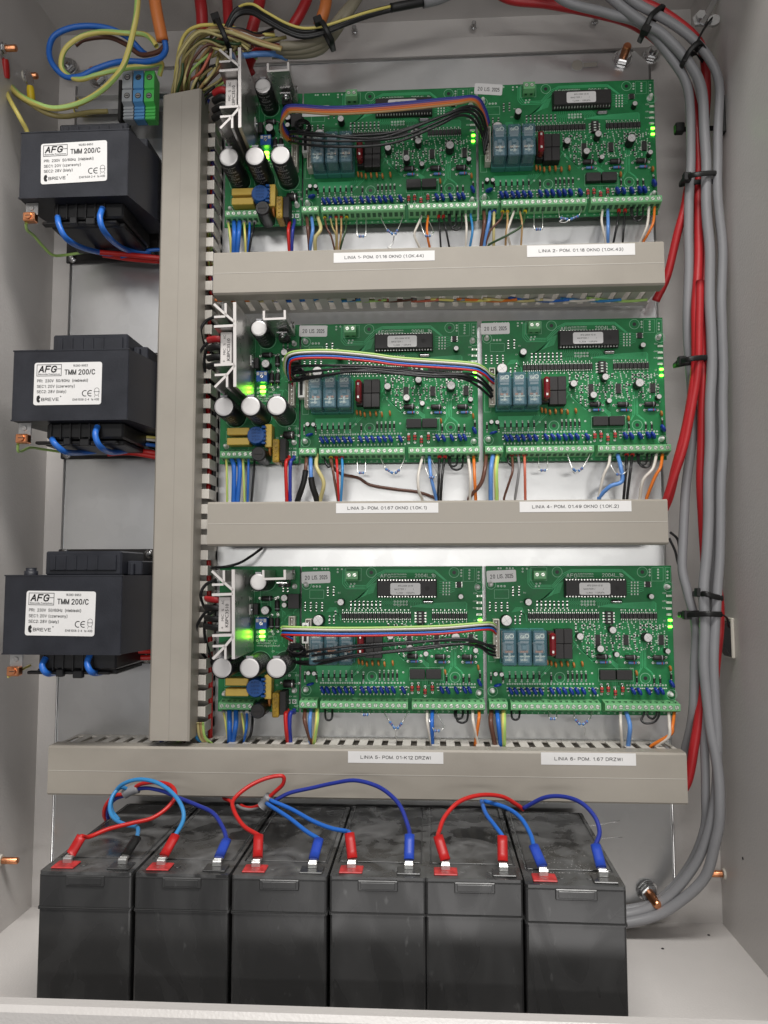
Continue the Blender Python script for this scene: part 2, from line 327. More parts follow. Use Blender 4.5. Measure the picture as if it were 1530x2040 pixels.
def tag(o,label=None,cat=None,group=None,kind=None):
    if label: o['label']=label
    if cat: o['category']=cat
    if group: o['group']=group
    if kind: o['kind']=kind
    return o
def put(name,me,parent=None,loc=(0,0,0),label=None,rot=None):
    o=bpy.data.objects.new(name,me); C.objects.link(o); o.location=Vector(loc)*S
    if rot: o.rotation_euler=rot
    if parent: o.parent=parent
    if label: o['label']=label
    return o
def part(name,mb,parent,label=None,loc=(0,0,0)): return put(name,mb.mesh(name),parent,loc,label)
def empty(name,loc,label,cat,group=None):
    o=bpy.data.objects.new(name,None); C.objects.link(o); o.location=Vector(loc)*S; o.empty_display_size=.01
    return tag(o,label,cat,group)
def solo(name,mb,label,cat,group=None,origin=None):
    og=origin if origin is not None else mb.v[0]
    o=put(name,mb.mesh(name,Vector(og)),None,og); return tag(o,label,cat,group)
def copy_tree(o,parent=None):
    c=o.copy(); C.objects.link(c); c.parent=parent
    for ch in o.children: copy_tree(ch,c)
    return c
def spline(pts,n=7):
    pts=[Vector(p) for p in pts]
    if len(pts)<3: 
        return [pts[0].lerp(pts[-1],i/4) for i in range(5)]
    q=[pts[0]*2-pts[1]]+pts+[pts[-1]*2-pts[-2]]; out=[]
    for i in range(1,len(q)-2):
        a,b,c,d=q[i-1:i+3]
        for k in range(n):
            t=k/n
            out.append(.5*((2*b)+(c-a)*t+(2*a-5*b+4*c-d)*t*t+(-a+3*b-3*c+d)*t**3))
    out.append(pts[-1]); return out
def PP(pts): return [P(*p) for p in pts]
def two_tone(mb,pts,r,c1,c2,twist=.0):
    """insulated wire with a stripe of a second colour along it"""
    n=10; pts=[Vector(p) for p in pts]
    T=[(pts[min(i+1,len(pts)-1)]-pts[max(i-1,0)]).normalized() for i in range(len(pts))]
    u=T[0].orthogonal().normalized(); V=[]; 
    for i,p in enumerate(pts):
        u=(u-T[i]*u.dot(T[i])).normalized(); v=T[i].cross(u)
        for k in range(n):
            q=2*math.pi*k/n+twist*i; V.append(p+u*math.cos(q)*r+v*math.sin(q)*r)
    for half,cc in ((range(0,3),c1),(range(3,5),c2),(range(5,8),c1),(range(8,10),c2)):
        mb.mat(cc); F=[]
        for j in range(len(pts)-1):
            for k in half: F.append((j*n+k,j*n+(k+1)%n,(j+1)*n+(k+1)%n,(j+1)*n+k))
        mb.add(V,F,True)
    return mb

# ------------------------------------------------------------------ cabinet
XL,XR=-371.0,258.0; ZF,ZT=-309.0,P(765,44,-22).z; YB=22.0; YF=-208.0; T=1.5
cab=empty('steel_cabinet',((XL+XR)/2,0,ZF),'light grey painted steel cabinet shell around all of the equipment, its door open','cabinet')
cx0,cz0=(XL+XR)/2,ZF
def cpart(name,mb): return put(name,mb.mesh(name,Vector((cx0,0,cz0))),cab)
m=MB().mat('paint'); m.box(XL-T,XR+T,YB,YB+T,ZF-T,ZT+T)
cpart('back_panel',m)
# pressed frame around the back panel: a low raised step the plate sits inside
m=MB().mat('paint')
zt1=P(800,112,-12).z; zt0=P(800,84,-12).z
m.prism([(zt1-1,0),(zt1,0)] and [(YB-.2,zt0+8),(YB-9,zt0+3),(YB-9,zt1),(YB-.2,zt1-3)],XL+12,XR-16,'x')
cpart('stiffening_rail',m)
m=MB().mat('paint'); m.box(XL-T,XL,YF,YB-.1,ZF,ZT); cpart('side_wall',m)
m=MB().mat('paint'); m.box(XR,XR+T,YF,YB-.1,ZF,ZT); cpart('side_wall',m)
m=MB().mat('paint'); m.box(XL-T,XR+T,YF,YB-.1,ZF-T,ZF-.05); cpart('floor_panel',m)
m=MB().mat('paint'); m.box(XL-T,XR+T,YF,YB-.1,ZT+.05,ZT+T); cpart('roof_panel',m)
# front edge flange, rounded like the rolled steel of the door opening
m=MB().mat('paint'); zl=P(765,2017,215).z
m.box(XL-T,XR+T,YF-14,YF-.1,ZF-20,zl,b=3); cpart('front_flange',m)
for sx in (-1,1):
    m=MB().mat('paint'); x=XL-T-12 if sx<0 else XR+.1
    m.box(x,x+12+T,YF-14,YF-.1,zl+.1,ZT,b=3); cpart('front_flange',m)
# low step added where the front lip's shadow bands the floor
m=MB().mat('paint'); m.box(XL+.1,XR-.1,YF+.1,YF+70,ZF,ZF+2,b=.8); cpart('lip_shadow_step',m)
# small welded studs on the rail
for px,py in ((707,66),(943,57),(1184,47)):
    m=MB().mat('steel'); a=P(px,py,-18); m.cyl(a,a+Vector((0,-9,0)),2.2,12,b=.4); m.cyl(a+Vector((0,-1,0)),a+Vector((0,-3,0)),3.4,6)
    cpart('weld_stud',m)
for (px,py) in ((1412,1863),(1508,1975),(1320,1890),(1480,1710)):
    v=ROT@Vector(((px-CXP)/FPX,-(py-CYP)/FPX,-1)); q=Vector((0,-DIST,0))+v*(ZF/v.z if py>1820 and px<1500 else XR/v.x)
    m=MB().mat('black_dull'); m.lathe(q,q+(Vector((0,0,1)) if py>1820 and px<1500 else Vector((-1,0,0))),[(0,1.3),(.5,.9)],9); cpart('paint_speck',m)
# ------------------------------------------------------------------ mounting plate
pl,pr_=P(121,1100,0).x, P(1326,1100,0).x
pt,pb=P(900,113,0).z, P(1300,1800,0).z
ch=16
mp_=empty('mounting_plate',((pl+pr_)/2,0,pb),'galvanised zinc mounting plate carrying the boards, transformers and ducts','plate')
og=Vector(((pl+pr_)/2,0,pb))
m=MB().mat('zinc')
m.prism([(pl,pb+ch),(pl+ch,pb),(pr_-ch,pb),(pr_,pb+ch),(pr_,pt-ch),(pr_-ch,pt),(pl+ch,pt),(pl,pt-ch)],0.2,2.2)
m.tube([(pl+1,-.2,pb+ch),(pl+1,-.2,pt-ch)],1.1,8); m.tube([(pr_-1,-.2,pb+ch),(pr_-1,-.2,pt-ch)],1.1,8)
m.tube([(pl+ch,-.2,pt-1),(pr_-ch,-.2,pt-1)],1.1,8)
put('sheet',m.mesh('sheet',og),mp_)
m=MB().mat('black_dull')                     # keyhole drawn flat: the opening's shade is painted dark grey, with bright rim
k=P(1150,130,0); k2=P(1190,128,0)
m.mat('duct_line').dot(k.x,k.z,5.6,-.05,20); m.box(k.x,k2.x,-.06,-.02,k.z-2.2,k.z+2.2)
m.mat('zinc_dull').ring(k.x,k.z,5.2,6.0,-.12,24)
m.strip([(k.x+5,k.z+2.4),(k2.x,k2.z+2.4),(k2.x,k2.z-2.4),(k.x+5,k.z-2.4)],.6,-.13)
put('keyhole',m.mesh('keyhole',og),mp_)
m=MB().mat('steel')                         # scratches pressed in the zinc
for pts in ([(1100,1650),(1180,1645),(1235,1635)],[(1110,1690),(1190,1672),(1240,1668)],[(1080,1665),(1130,1655)]):
    m.tube([p+Vector((0,.15,0)) for p in spline(PP([(a,b,0) for a,b in pts]),6)],.22,5)
put('scratch',m.mesh('scratch',og),mp_)

def bolt(px,py,d,label,copper=True,r=4.0,L=16,tilt=(0,0)):
    a=P(px,py,d); t=empty('threaded_stud',a,label,'stud','studs and nuts holding the plate')
    n=Vector((tilt[0],-1,tilt[1])).normalized()
    m=MB().mat('steel'); m.lathe((0,0,0),n,[(0,r*2.3),(1.2,r*2.3)],20); part('washer',m,t)
    m=MB().mat('steel'); m.lathe(n*1.3,n*9,[(0,r*1.75),(.8,r*1.9),(5.0,r*1.9),(5.8,r*1.6)],6,False); part('nut',m,t)
    m=MB().mat('copper' if copper else 'steel'); pr=[]
    for i in range(int(L)): pr+=[(i+.0,r*.96),(i+.5,r*.86)]
    pr.append((L+.6,r*.7)); m.lathe(n*2,n*9,pr,14); part('thread',m,t)
bolt(1240,118,0,'copper coloured stud with nut at the top right corner of the plate',L=17)
bolt(1297,112,-14,'plain steel stud with nut beside the top right corner of the plate',False,3.6,9)
bolt(1288,1772,0,'copper coloured stud with nut at the bottom right corner of the plate',L=19,tilt=(.18,-.25))
bolt(196,158,0,'steel nut on a stud above the yellow earth sticker',True,4,13)
bolt(138,135,-8,'dull stud on the back wall inside the blue wire loop',False,3.8,8)
def wallstud(px,py,side,label,L=13,washer=True):
    X=XL if side<0 else XR
    v=ROT@Vector(((px-CXP)/FPX,-(py-CYP)/FPX,-1)); k=X/v.x; a=Vector((0,-DIST,0))+v*k
    t=empty('wall_stud',a,label,'stud','welded studs on the side walls'); n=Vector((-side,0,0)); L*=.72
    m=MB().mat('ivory'); m.lathe((0,0,0),n,[(0,5),(1.6,4.4)],16); part('weld_boss',m,t)
    if washer: m=MB().mat('steel'); m.lathe(n*2,n*3,[(0,5.6),(1.2,5.6),(1.3,4.4),(4,4.4)],6,False); part('nut',m,t)
    m=MB().mat('copper'); m.lathe(n*2,n*3,[(0,2.9),(L,2.9),(L+.8,2.2)],14); part('thread',m,t)
    return a
s1=wallstud(0,97,-1,'copper stud with a nut, uppermost on the left wall',17)
s2=wallstud(48,152,-1,'copper stud with a tilted lug below the uppermost left wall stud',14)
wallstud(1,1714,-1,'bare copper stud low on the left wall near the batteries',18,False)
wallstud(1443,1741,1,'bare copper stud low on the right wall behind the cable bend',13,False)

# ------------------------------------------------------------------ wiring ducts
DD=55.0; FL=16.0
def hduct(x0p,x1p,ytp,ybp,label,stickers,nm):
    ym=(ytp+ybp)/2
    a=P(x0p,ym,DD); b=P(x1p,ym,DD); xm=(x0p+x1p)/2
    zt=P(xm,ytp,DD).z; zb=P(xm,ybp,DD).z; x0,x1=a.x,b.x
    t=empty('wiring_duct',(x0,0,zb),label,'wiring duct','grey slotted wiring ducts')
    O=Vector((x0,0,zb)); L=x1-x0; H=zt-zb
    m=MB().mat('duct')                       # lid: shallow U profile with rounded front edges
    r=1.6; prof=[(-DD+FL,0),(-DD+r,0),(-DD,r),(-DD,H-r),(-DD+r,H),(-DD+FL,H),(-DD+FL,H-1.3),(-DD+1.8,H-1.3),(-DD+1.3,H-2.2),(-DD+1.3,2.2),(-DD+1.8,1.3),(-DD+FL,1.3)]
    m.prism(prof,0,L,'x')
    m.mat('duct_line'); m.box(0.5,L-.5,-DD-.05,-DD+.3,H*.485,H*.485+.45)
    m.mat('duct_light'); m.box(0.5,L-.5,-DD-.07,-DD+.3,H*.485+.45,H*.485+.75)
    cover=part('cover',m,t)
    m=MB().mat('duct_light')                 # slotted body: base and two comb walls
    m.box(0.3,L-.3,-1.6,-.1,1.6,H-1.6)
    pit=12.55; n=int(L/pit); off=(L-n*pit)/2
    for z0,z1 in ((1.5,2.9),(H-2.9,H-1.5)):
        m.box(0.3,L-.3,-8,-1.6,z0,z1); m.box(.3,L-.3,-DD+6,-DD+12,z0,z1)
        m.box(.3,L-.3,-DD+12,-DD+17.5,z0-.4,z1+.4)
        for i in range(n+1):
            x=off+i*pit-3.6; m.box(max(.3,x),min(L-.3,x+7.2),-DD+12,-8,z0,z1)
    part('slotted_body',m,t)
    for (px,py,wpx,hpx,txt,ang,lw) in stickers:
        c=P(px,py,DD)-O; wm=wpx/FPX*(DIST-DD); hm=hpx/FPX*(DIST-DD)
        st=put('name_label',None,t,(c.x,-DD-.15,c.z)); 
        m=MB().mat('label'); m.box(-wm/2,wm/2,-.12,0.1,-hm/2,hm/2)
        st.data=None; bpy.data.objects.remove(st)
        st=part('name_label',m,t,'white printed strip reading '+txt,(c.x,-DD-.12,c.z)); st.rotation_euler=(0,ang,0)
        m=MB().mat('ink'); m.stroke(txt,0,-1.15,2.35,-.2,lw/FPX*(DIST-DD),1.05,'c'); part('lettering',m,st)
    return x0,x1,zb,zt
d1=hduct(425,1324,491,577,'upper horizontal grey duct lid under the top row of boards',
  [(765,511.5,208,21,'LINIA 1- POM. 01.16 OKNO (1.OK.44)',.000,162),(1157,498.5,216,24,'LINIA 2- POM. 01.18 OKNO (1.OK.43)',.004,168)],'a')
d2=hduct(413,1331,997,1086,'middle horizontal grey duct lid under the second row of boards',
  [(771,1012,205,20,'LINIA 3- POM. 01.67 OKNO (1.OK.1)',.0,158),(1146,1009,218,21,'LINIA 4- POM. 01.49 OKNO (1.OK.2)',-.002,168)],'b')
d3=hduct(95,1369,1493,1594,'long bottom grey duct lid just above the black batteries',
  [(788,1509,186,22,'LINIA 5- POM. 01-K12 DRZWI',.0,136),(1172,1512,180,23,'LINIA 6- POM. 1.67 DRZWI',.0,128)],'c')
# vertical duct
def vduct():
    x0=P(308,900,DD).x; x1=P(387,900,DD).x; zt=P(340,183,DD).z; zb=P(350,1476,DD).z
    t=empty('wiring_duct',(x0,0,zb),'tall vertical grey duct between transformers and boards','wiring duct','grey slotted wiring ducts')
    W=x1-x0; H=zt-zb; m=MB().mat('duct'); r=1.6
    F2=24
    prof=[(0,-DD+F2),(0,-DD+r),(r,-DD),(W-r,-DD),(W,-DD+r),(W,-DD+F2),(W-1.3,-DD+F2),(W-1.3,-DD+2),(W-2,-DD+1.3),(2,-DD+1.3),(1.3,-DD+2),(1.3,-DD+F2)]
    # lid cut obliquely at the top
    n=len(prof); topz=lambda a:H-3+a*.16
    V=[(a,b,0) for a,b in prof]+[(a,b,topz(a)) for a,b in prof]
    m.add(V,[tuple(range(n)),tuple(range(n,2*n))]+[(i,(i+1)%n,n+(i+1)%n,n+i) for i in range(n)])
    m.mat('duct_line').box(W*.5,W*.5+.4,-DD-.05,-DD+.3,.5,H-4)
    part('cover',m,t)
    m=MB().mat('duct_light'); m.box(2,W+5,-1.6,-.1,0,H-6); m.box(2,3.4,-DD+8,-1.6,0,H-6)
    pit=13.6
    for i in range(int((H-8)/pit)):
        z=2+i*pit; xw=W+5
        m.box(xw,xw+1.5,-DD+24,-1.6,z,z+8.6)
        m.box(xw-7.5,xw,-DD+24,-DD+25.5,z,z+8.6,b=.4)
    m.box(W+5,W+6.5,-7,-1.6,0,H-8)
    part('slotted_body',m,t)
    return x0,x1,zb,zt
vd=vduct()

# ------------------------------------------------------------------ transformers
def transformer(fx0,fx1,fy0,fy1,dF,label,rot=0):
    a=P(fx0,fy1,dF); b=P(fx1,fy0,dF); W=b.x-a.x; H=b.z-a.z
    t=empty('transformer',(a.x,0,a.z),label,'transformer','three dark box transformers')
    m=MB().mat('black_dull'); m.box(-3,W-7,-3,-.3,-18,H+24,b=.8); part('base_plate',m,t)
    for x,z in ((3.5,-13.5),(W-13,-13.5),(W-13,H+19.5),(3.5,H+19.5)):
        m=MB().mat('steel'); m.lathe((x,-3,z),(x,-8,z),[(0,4.4),(1,4.4),(1.1,3.4),(2.6,2.9),(3.1,1.6)],16)
        m.mat('black').box(x-1.5,x+1.5,-6.3,-5.9,z-.25,z+.25); part('screw',m,t)
    m=MB().mat('slate')                     # moulded housing, front bigger than its back
    pr=[(0,-dF),(W,-dF),(W+13,-dF+42),(W+13,-30),(10,-30),(0,-dF+30)]
    n=len(pr); b_=1.0
    m.prism([(0,-dF+.6),(.6,-dF),(W-.6,-dF),(W,-dF+.6),(W+9,-dF+46),(W+9,-22),(8,-22),(0,-dF+34)],0,H,'z')
    m.box(-.3,W+.3,-dF-.35,-dF+1.5,-.4,.6); m.box(-.3,W+.3,-dF-.35,-dF+1.5,H-.6,H+.4)
    part('housing',m,t)
    m=MB().mat('slate'); m.box(22,W-10,-dF+22,-24,H+.1,H+20,b=1.2)
    m.box(26,W-14,-dF+20.5,-dF+22.1,H+4,H+17,b=.5)
    for i in range(5): m.box(30+i*9,31.5+i*9,-dF+19.8,-dF+20.6,H+5,H+16)
    m.box(W-9.8,W+3,-dF+34,-24,H+.1,H+12,b=.8); m.box(W-6,W-3,-dF+30,-dF+33.8,H+.1,H+10,b=.5)
    part('coil_former',m,t)
    m=MB().mat('black'); m.box(24,W-8,-dF+12,-20,-13.5,-.1,b=1.5); m.box(19,W-10,-dF+20,-22,-18,-13.7,b=1.0)
    for i in range(6):
        x=28+i*8.2; m.box(x,x+1.2,-dF+10.5,-dF+12.2,-14,-1); 
    m.box(14,W-14,-dF+13,-dF+19,-17.5,-15,b=.6); m.box(40,46,-dF+9,-dF+14,-19,-13,b=.6); m.box(54,62,-dF+9,-dF+14,-20,-14,b=.6)
    part('lead_housing',m,t)
    m=MB().mat('slate'); m.lathe((10,-dF+22,H),(10,-dF+22,H+8),[(0,5.4),(3.6,5.4),(3.7,4.2),(6.2,4.2)],18); part('cable_bush',m,t)
    # earth lug
    m=MB().mat('zinc_dull'); m.box(2,13,-dF+9,-dF+8,-11,-.2,b=.3); m.mat('steel').lathe((7.5,-dF+8,-5),(7.5,-dF+6.5,-5),[(0,2.2),(.9,1.9)],14); part('earth_tab',m,t)
    m=MB().mat('copper'); m.box(2.2,12.5,-dF+3,-dF+10,-18,-10.4,b=.8); m.lathe((7.5,-dF+3,-14),(7.5,-dF,-14),[(0,3),(1.2,2.6)],14)
    m.mat('black_dull').box(5.4,9.6,-dF+1.72,-dF+1.9,-14.3,-13.7); part('earth_clamp',m,t)
    # label, slightly rotated
    lw,lh=57,35.5; lx,lz=18.5+lw/2,H/2+1.0
    m=MB().mat('label'); pts=[]; r=2
    for cx_,cz_,q0 in ((lw/2-r,lh/2-r,0),(-lw/2+r,lh/2-r,90),(-lw/2+r,-lh/2+r,180),(lw/2-r,-lh/2+r,270)):
        for k in range(5): q=math.radians(q0+k*22.5); pts.append((cx_+r*math.cos(q),cz_+r*math.sin(q)))
    m.prism(pts,0,-.25); lb=part('rating_label',m,t,None,(lx,-dF-.15,lz)); lb.rotation_euler=(0,rot,0)
    m=MB().mat('ink'); y=-.33; L=-lw/2
    m.strip([(L+2.2,16),(L+22.8,16),(L+22.8,6.6),(L+2.2,6.6)],.45,y,True)
    m.stroke('AFG',L+3.9,9.8,4.9,y,14.0,1.35,shear=.22); m.strip([(L+18.8,12.4),(L+22.4,12.4)],.5,y)
    m.text('Elektronika Przemyslowa',L+3.2,7.5,1.25,y-.02,width=18.6,bold=.01)
    m.stroke('16280-9953',L+32.5,14.1,1.6,y,12.4,.95)
    m.stroke('TMM 200/C',L+25.8,7.5,3.9,y,25.2,1.1)
    m.stroke('PRI:  230V  50/60Hz  (niebieski)',L+2.8,1.4,2.15,y,42.5,1.0)
    m.stroke('SEC1: 20V (czerwony)',L+2.8,-3.2,2.15,y,31.5,1.0)
    m.stroke('SEC2: 28V (bialy)',L+2.8,-7.6,2.15,y,24.5,1.0)
    m.stroke('BREVE',L+6.8,-14.2,2.3,y,14.5,1.15); m.dot(L+23,-10.7,.5,y,10)
    m.prism([(L+3,-14.8),(L+4.8,-15.8),(L+5.8,-14.3),(L+4.7,-13),(L+5.8,-11.6),(L+4.8,-9.4),(L+3,-10.3),(L+2.5,-12.5)],y,y-.02)
    m.stroke('EN61558-2-4  ta 40B',L+33.2,-14.3,1.6,y,22,.9)
    for q0,cx_ in ((0,L+43.4),(1,L+47.9)):   # CE mark
        pp=[(cx_+2.3*math.cos(math.radians(a)),-8.4+2.3*math.sin(math.radians(a))) for a in range(65,300,15)]
        m.strip(pp,.65,y)
    m.strip([(L+45.8,-8.4),(L+48.6,-8.4)],.6,y)
    pp=[(L+53.2+1.9*math.cos(math.radians(a)),-5.9+1.9*math.sin(math.radians(a))) for a in range(-30,211,20)]; m.strip(pp,.3,y)
    pp=[(L+53.2+1.9*math.cos(math.radians(a)),-8.3+1.9*math.sin(math.radians(a))) for a in range(150,391,20)]; m.strip(pp,.3,y)
    m.strip([(L+50.8,-7.1),(L+55.6,-7.1)],.35,y); m.strip([(L+51.8,-10.2),(L+51.4,-11.6)],.3,y); m.strip([(L+54.6,-10.2),(L+55,-11.6)],.3,y)
    part('lettering',m,lb)
    return t,a,W,H
def lead(t,pts,r,col,name='lead'):
    O=t.location/S; m=MB().mat(col); m.tube([p-O for p in spline(PP(pts),7)],r,10); part(name,m,t)
T=[]
T.append(transformer(37,257,257,395,95,'upper transformer below the yellow and green earth wires',-.028))
T.append(transformer(22,257,695,838,95,'middle transformer level with the second row of boards',-.0))
T.append(transformer(4,244,1146,1303,97,'lowest transformer with battery wires and duct underneath',.012))
lead(T[0][0],[(115,432,84),(118,450,88),(132,475,84),(160,492,60),(200,503,30),(240,507,20)],2.5,'w_blue')
lead(T[0][0],[(204,415,86),(199,435,92),(207,460,88),(230,485,60),(260,500,30),(300,503,20)],2.5,'w_blue')
lead(T[0][0],[(190,502,32),(240,506,30),(290,511,28),(320,514,25)],2.3,'w_red'); lead(T[0][0],[(205,508,22),(260,516,20),(320,521,18)],2.3,'w_red')
lead(T[1][0],[(104,875,84),(110,885,88),(130,900,80),(160,902,50),(190,899,35)],2.5,'w_blue')
lead(T[1][0],[(194,850,86),(190,868,92),(200,890,88),(222,901,60),(252,898,35)],2.5,'w_blue')
lead(T[1][0],[(215,904,30),(260,902,30),(320,912,26)],2.4,'w_red'); lead(T[1][0],[(250,900,28),(290,900,30),(320,905,26)],2.4,'w_red')
lead(T[1][0],[(262,884,30),(290,885,30),(320,889,24)],1.7,'w_blue'); lead(T[1][0],[(262,874,30),(290,875,30),(320,879,24)],1.3,'w_white'); lead(T[1][0],[(262,868,30),(290,870,30),(320,873,24)],1.2,'w_yellow')
lead(T[2][0],[(90,1312,86),(84,1328,92),(95,1342,88),(118,1337,55),(140,1325,35)],2.5,'w_blue')
lead(T[2][0],[(181,1300,86),(174,1322,92),(184,1340,90),(208,1337,55),(228,1322,35)],2.5,'w_blue')
lead(T[2][0],[(255,1296,40),(285,1297,35),(320,1296,28)],2.4,'w_red'); lead(T[2][0],[(255,1306,35),(285,1310,30),(320,1308,25)],2.4,'w_red')
lead(T[0][0],[(240,512,25),(290,500,22),(320,497,20)],1.7,'w_blue')

# ------------------------------------------------------------------ batteries
ZB=P(650,1747,168).z
def battery_proto():
    t=empty('battery',(0,0,0),'x','battery','six black sealed batteries in a row')
    W=64.5; D=156.0; H=ZB-ZF-.4
    # local origin: front bottom left corner ; y grows into the cabinet
    m=MB().mat('case'); r=1.6; zc=H-25
    def rr(x0,x1,y0,y1,r): return [(x0+r,y0),(x1-r,y0),(x1-r*.3,y0+r*.3),(x1,y0+r),(x1,y1-r),(x1-r,y1),(x0+r,y1),(x0,y1-r),(x0,y0+r),(x0+r*.3,y0+r*.3)]
    m.prism(rr(0,W,0,D,r),5,zc,'z'); m.prism(rr(1.2,W-1.2,1.5,D-1.5,r),0,5,'z'); part('case',m,t)
    m=MB().mat('case'); m.prism(rr(-.7,W+.7,-.9,D+.9,r),zc+.1,zc+1.6,'z')
    m.prism(rr(-.2,W+.2,-.35,D+.2,r),zc+1.6,H-2.2,'z')
    m.box(19,46,-1.5,-.3,H-9,H-2,b=.6); m.box(21,44,-1.9,-1.4,H-7.6,H-3.2,b=.3)
    m.mat('glint_edge'); m.tube([(.5,-1.0,zc+1.5),(W-.5,-1.0,zc+1.5)],.35,6); m.tube([(.6,-.35,H-2.4),(W-.6,-.35,H-2.4)],.4,6)
    part('lid_band',m,t)
    m=MB().mat('lid'); m.prism(rr(-.1,W+.1,-.2,D+.1,r),H-2.2,H,'z'); m.mat('glint_edge'); m.tube([(3,25,H+.3),(3,D-3,H+.3),(W-3,D-3,H+.3),(W-3,25,H+.3)],.45,6); m.mat('lid')
    m.box(4,W-4,26,D-4,H,H+.55,b=.3)
    for x in (25,44): m.lathe((x,13,H),(x,13,H+1),[(0,2.6),(.4,2.5),(.4,1.9)],16)
    part('lid',m,t)
    for x,c in ((13.5,'red_pad'),(W-11.5,'case')):
        m=MB().mat(c); m.box(x-8,x+8,4,17,H+.05,H+1.2,b=.5); tb=part('terminal_pad',m,t,'red positive terminal pad' if c=='red_pad' else 'black negative terminal pad')
        m=MB().mat('lead'); m.box(x-3.0,x+3.0,12,12.8,H+1.25,H+5.2,b=.2); part('tab',m,tb)
    return t
bx=[(73,262),(263,458),(459,652),(656,849),(851,1041),(1049,1248)]
bl=['leftmost battery, with one red and one black connector','second battery from the left, under the blue wire loop','third battery from the left, with red wire and light blue wires above',
    'fourth battery from the left, dark blue wire arching to its right terminal','fifth battery from the left, with red connectors on both terminals','rightmost battery, slightly forward, lid speckled with white dust']
proto=battery_proto(); BAT=[]
for i,(a,b) in enumerate(bx):
    o=proto if i==0 else copy_tree(proto)
    dz=[168,168,168,166,166,173][i]
    xm=(P(a,1850,dz).x+P(b,1850,dz).x)/2-32.25
    o.location=Vector((xm,-dz,ZF+.3))*S; o['label']=bl[i]; BAT.append(o)
    if i==5: o.rotation_euler=(0,0,math.radians(-.8))
# white grit on the rightmost lid
m=MB().mat('label_grey'); rnd=random.Random(4)
for i in range(150):
    x=min(60,max(4,rnd.gauss(34,13))); y=min(120,max(20,rnd.gauss(38,17))); r=rnd.uniform(.08,.30)
    m.lathe((x,y,ZB-ZF-.4+.5),(x,y,ZB-ZF+1),[(0,r),(r*.5,r*.8),(r*.9,r*.3)],5)
part('grit',m,BAT[5])

# ------------------------------------------------------------------ boards : shared small part meshes
BD=12.0                                           # board face, mm in front of the plate
def pm(name,mb): return mb.mesh(name)
def mk_ecap(r,h,big=False,n=18):
    m=MB().mat('black'); m.lathe((0,0,0),(0,-1,0),[(0,r*.93),(1,r),(2,r*.96),(h-.7,r),(h-.25,r*.96)],n)
    m.mat('captop').lathe((0,-h+.28,0),(0,-h,0),[(0,r*.9),(.3,r*.82)],n)
    m.mat('capring' if not big else 'black')
    y=-h-.04
    for q in (35,125): 
        q=math.radians(q); m.strip([(-r*.75*math.cos(q),-r*.75*math.sin(q)),(r*.75*math.cos(q),r*.75*math.sin(q))],.12*r/3,y)
    return m
def mk_bigcap(r,h):
    m=MB().mat('black'); m.lathe((0,0,0),(0,-1,0),[(0,r*.95),(1.5,r),(3,r),(4,r*.97),(5,r),(h-1.5,r),(h-.5,r*.97),(h-.2,r*.9)],28)
    m.mat('captop').lathe((0,-h+.1,0),(0,-h,0),[(0,r*.86),(.35,r*.74)],24)
    # tab of the seam
    m.mat('capring').prism([(-r*.28,r*.86),(r*.28,r*.86),(r*.34,r*1.06),(-r*.34,r*1.06)],-h+.5,-h-.1)
    m.mat('alu_face')
    # printed text around the sleeve
    m.mat('label_grey')
    def arc(t,ang,yy,hh):
        v,f,a,b=text_geo(t,0.0); k=hh/.7; V=[]
        for p in v:
            q=ang+((p[0]-(a+b)/2)*k)/r; V.append(((r+.06)*math.sin(q),-yy+p[1]*k*-1,-(r+.06)*math.cos(q)))
        m.add(V,f)
    for j in range(3):
        for q in (0,2.1,-2.1):
            arc('LEADER',q,9+j*12,2.0); arc('RT1',q,12.5+j*12,1.9); arc('1000uF 50V',q,16+j*12,1.7)
    return m
def mk_opto():
    m=MB().mat('chip'); m.box(-1.55,1.55,-2.1,-.1,-2.3,2.3,b=.15); m.mat('pad')
    for x in (-.8,.8):
        m.box(x-.25,x+.25,-1,-.05,2.3,3.6); m.box(x-.25,x+.25,-1,-.05,-3.6,-2.3)
    m.dot(-.8,5.2,.55,-.1,8); m.dot(.8,-5.2,.5,-.1,8)
    m.mat('trace').strip([(-.8,3.6),(-.8,5.2)],.3,-.09); m.strip([(.8,-3.6),(.8,-5.2)],.3,-.09)
    return m
def mk_chip():                                    # 1206 chip, upright
    m=MB().mat('chip'); m.box(-.62,.62,-.6,-.05,-.95,.95); m.mat('pad'); m.box(-.66,.66,-.63,-.02,.95,1.65); m.box(-.66,.66,-.63,-.02,-1.65,-.95); return m
def mk_melf():
    m=MB().mat('chip'); m.lathe((0,-.95,-2.1),(0,-.95,2.1),[(0,.85),(4.2,.85)],10)
    m.mat('pad').lathe((0,-.95,2.1),(0,-.95,4),[(0,.9),(.8,.9)],10); m.lathe((0,-.95,-2.1),(0,-.95,-4),[(0,.9),(.8,.9)],10)
    m.mat('silk').ring(0,4.1,.35,.75,-.06,10); m.ring(0,-4.1,.35,.75,-.06,10); return m
def mk_so(n,w,l):
    m=MB().mat('chip'); m.box(-w/2,w/2,-1.7,-.15,-l/2,l/2,b=.15); m.mat('pad'); k=n//2
    for i in range(k):
        z=(i-(k-1)/2)*1.27
        for sx in (-1,1): m.box(sx*w/2,sx*(w/2+1.05),-.9,-.04,z-.22,z+.22)
    return m
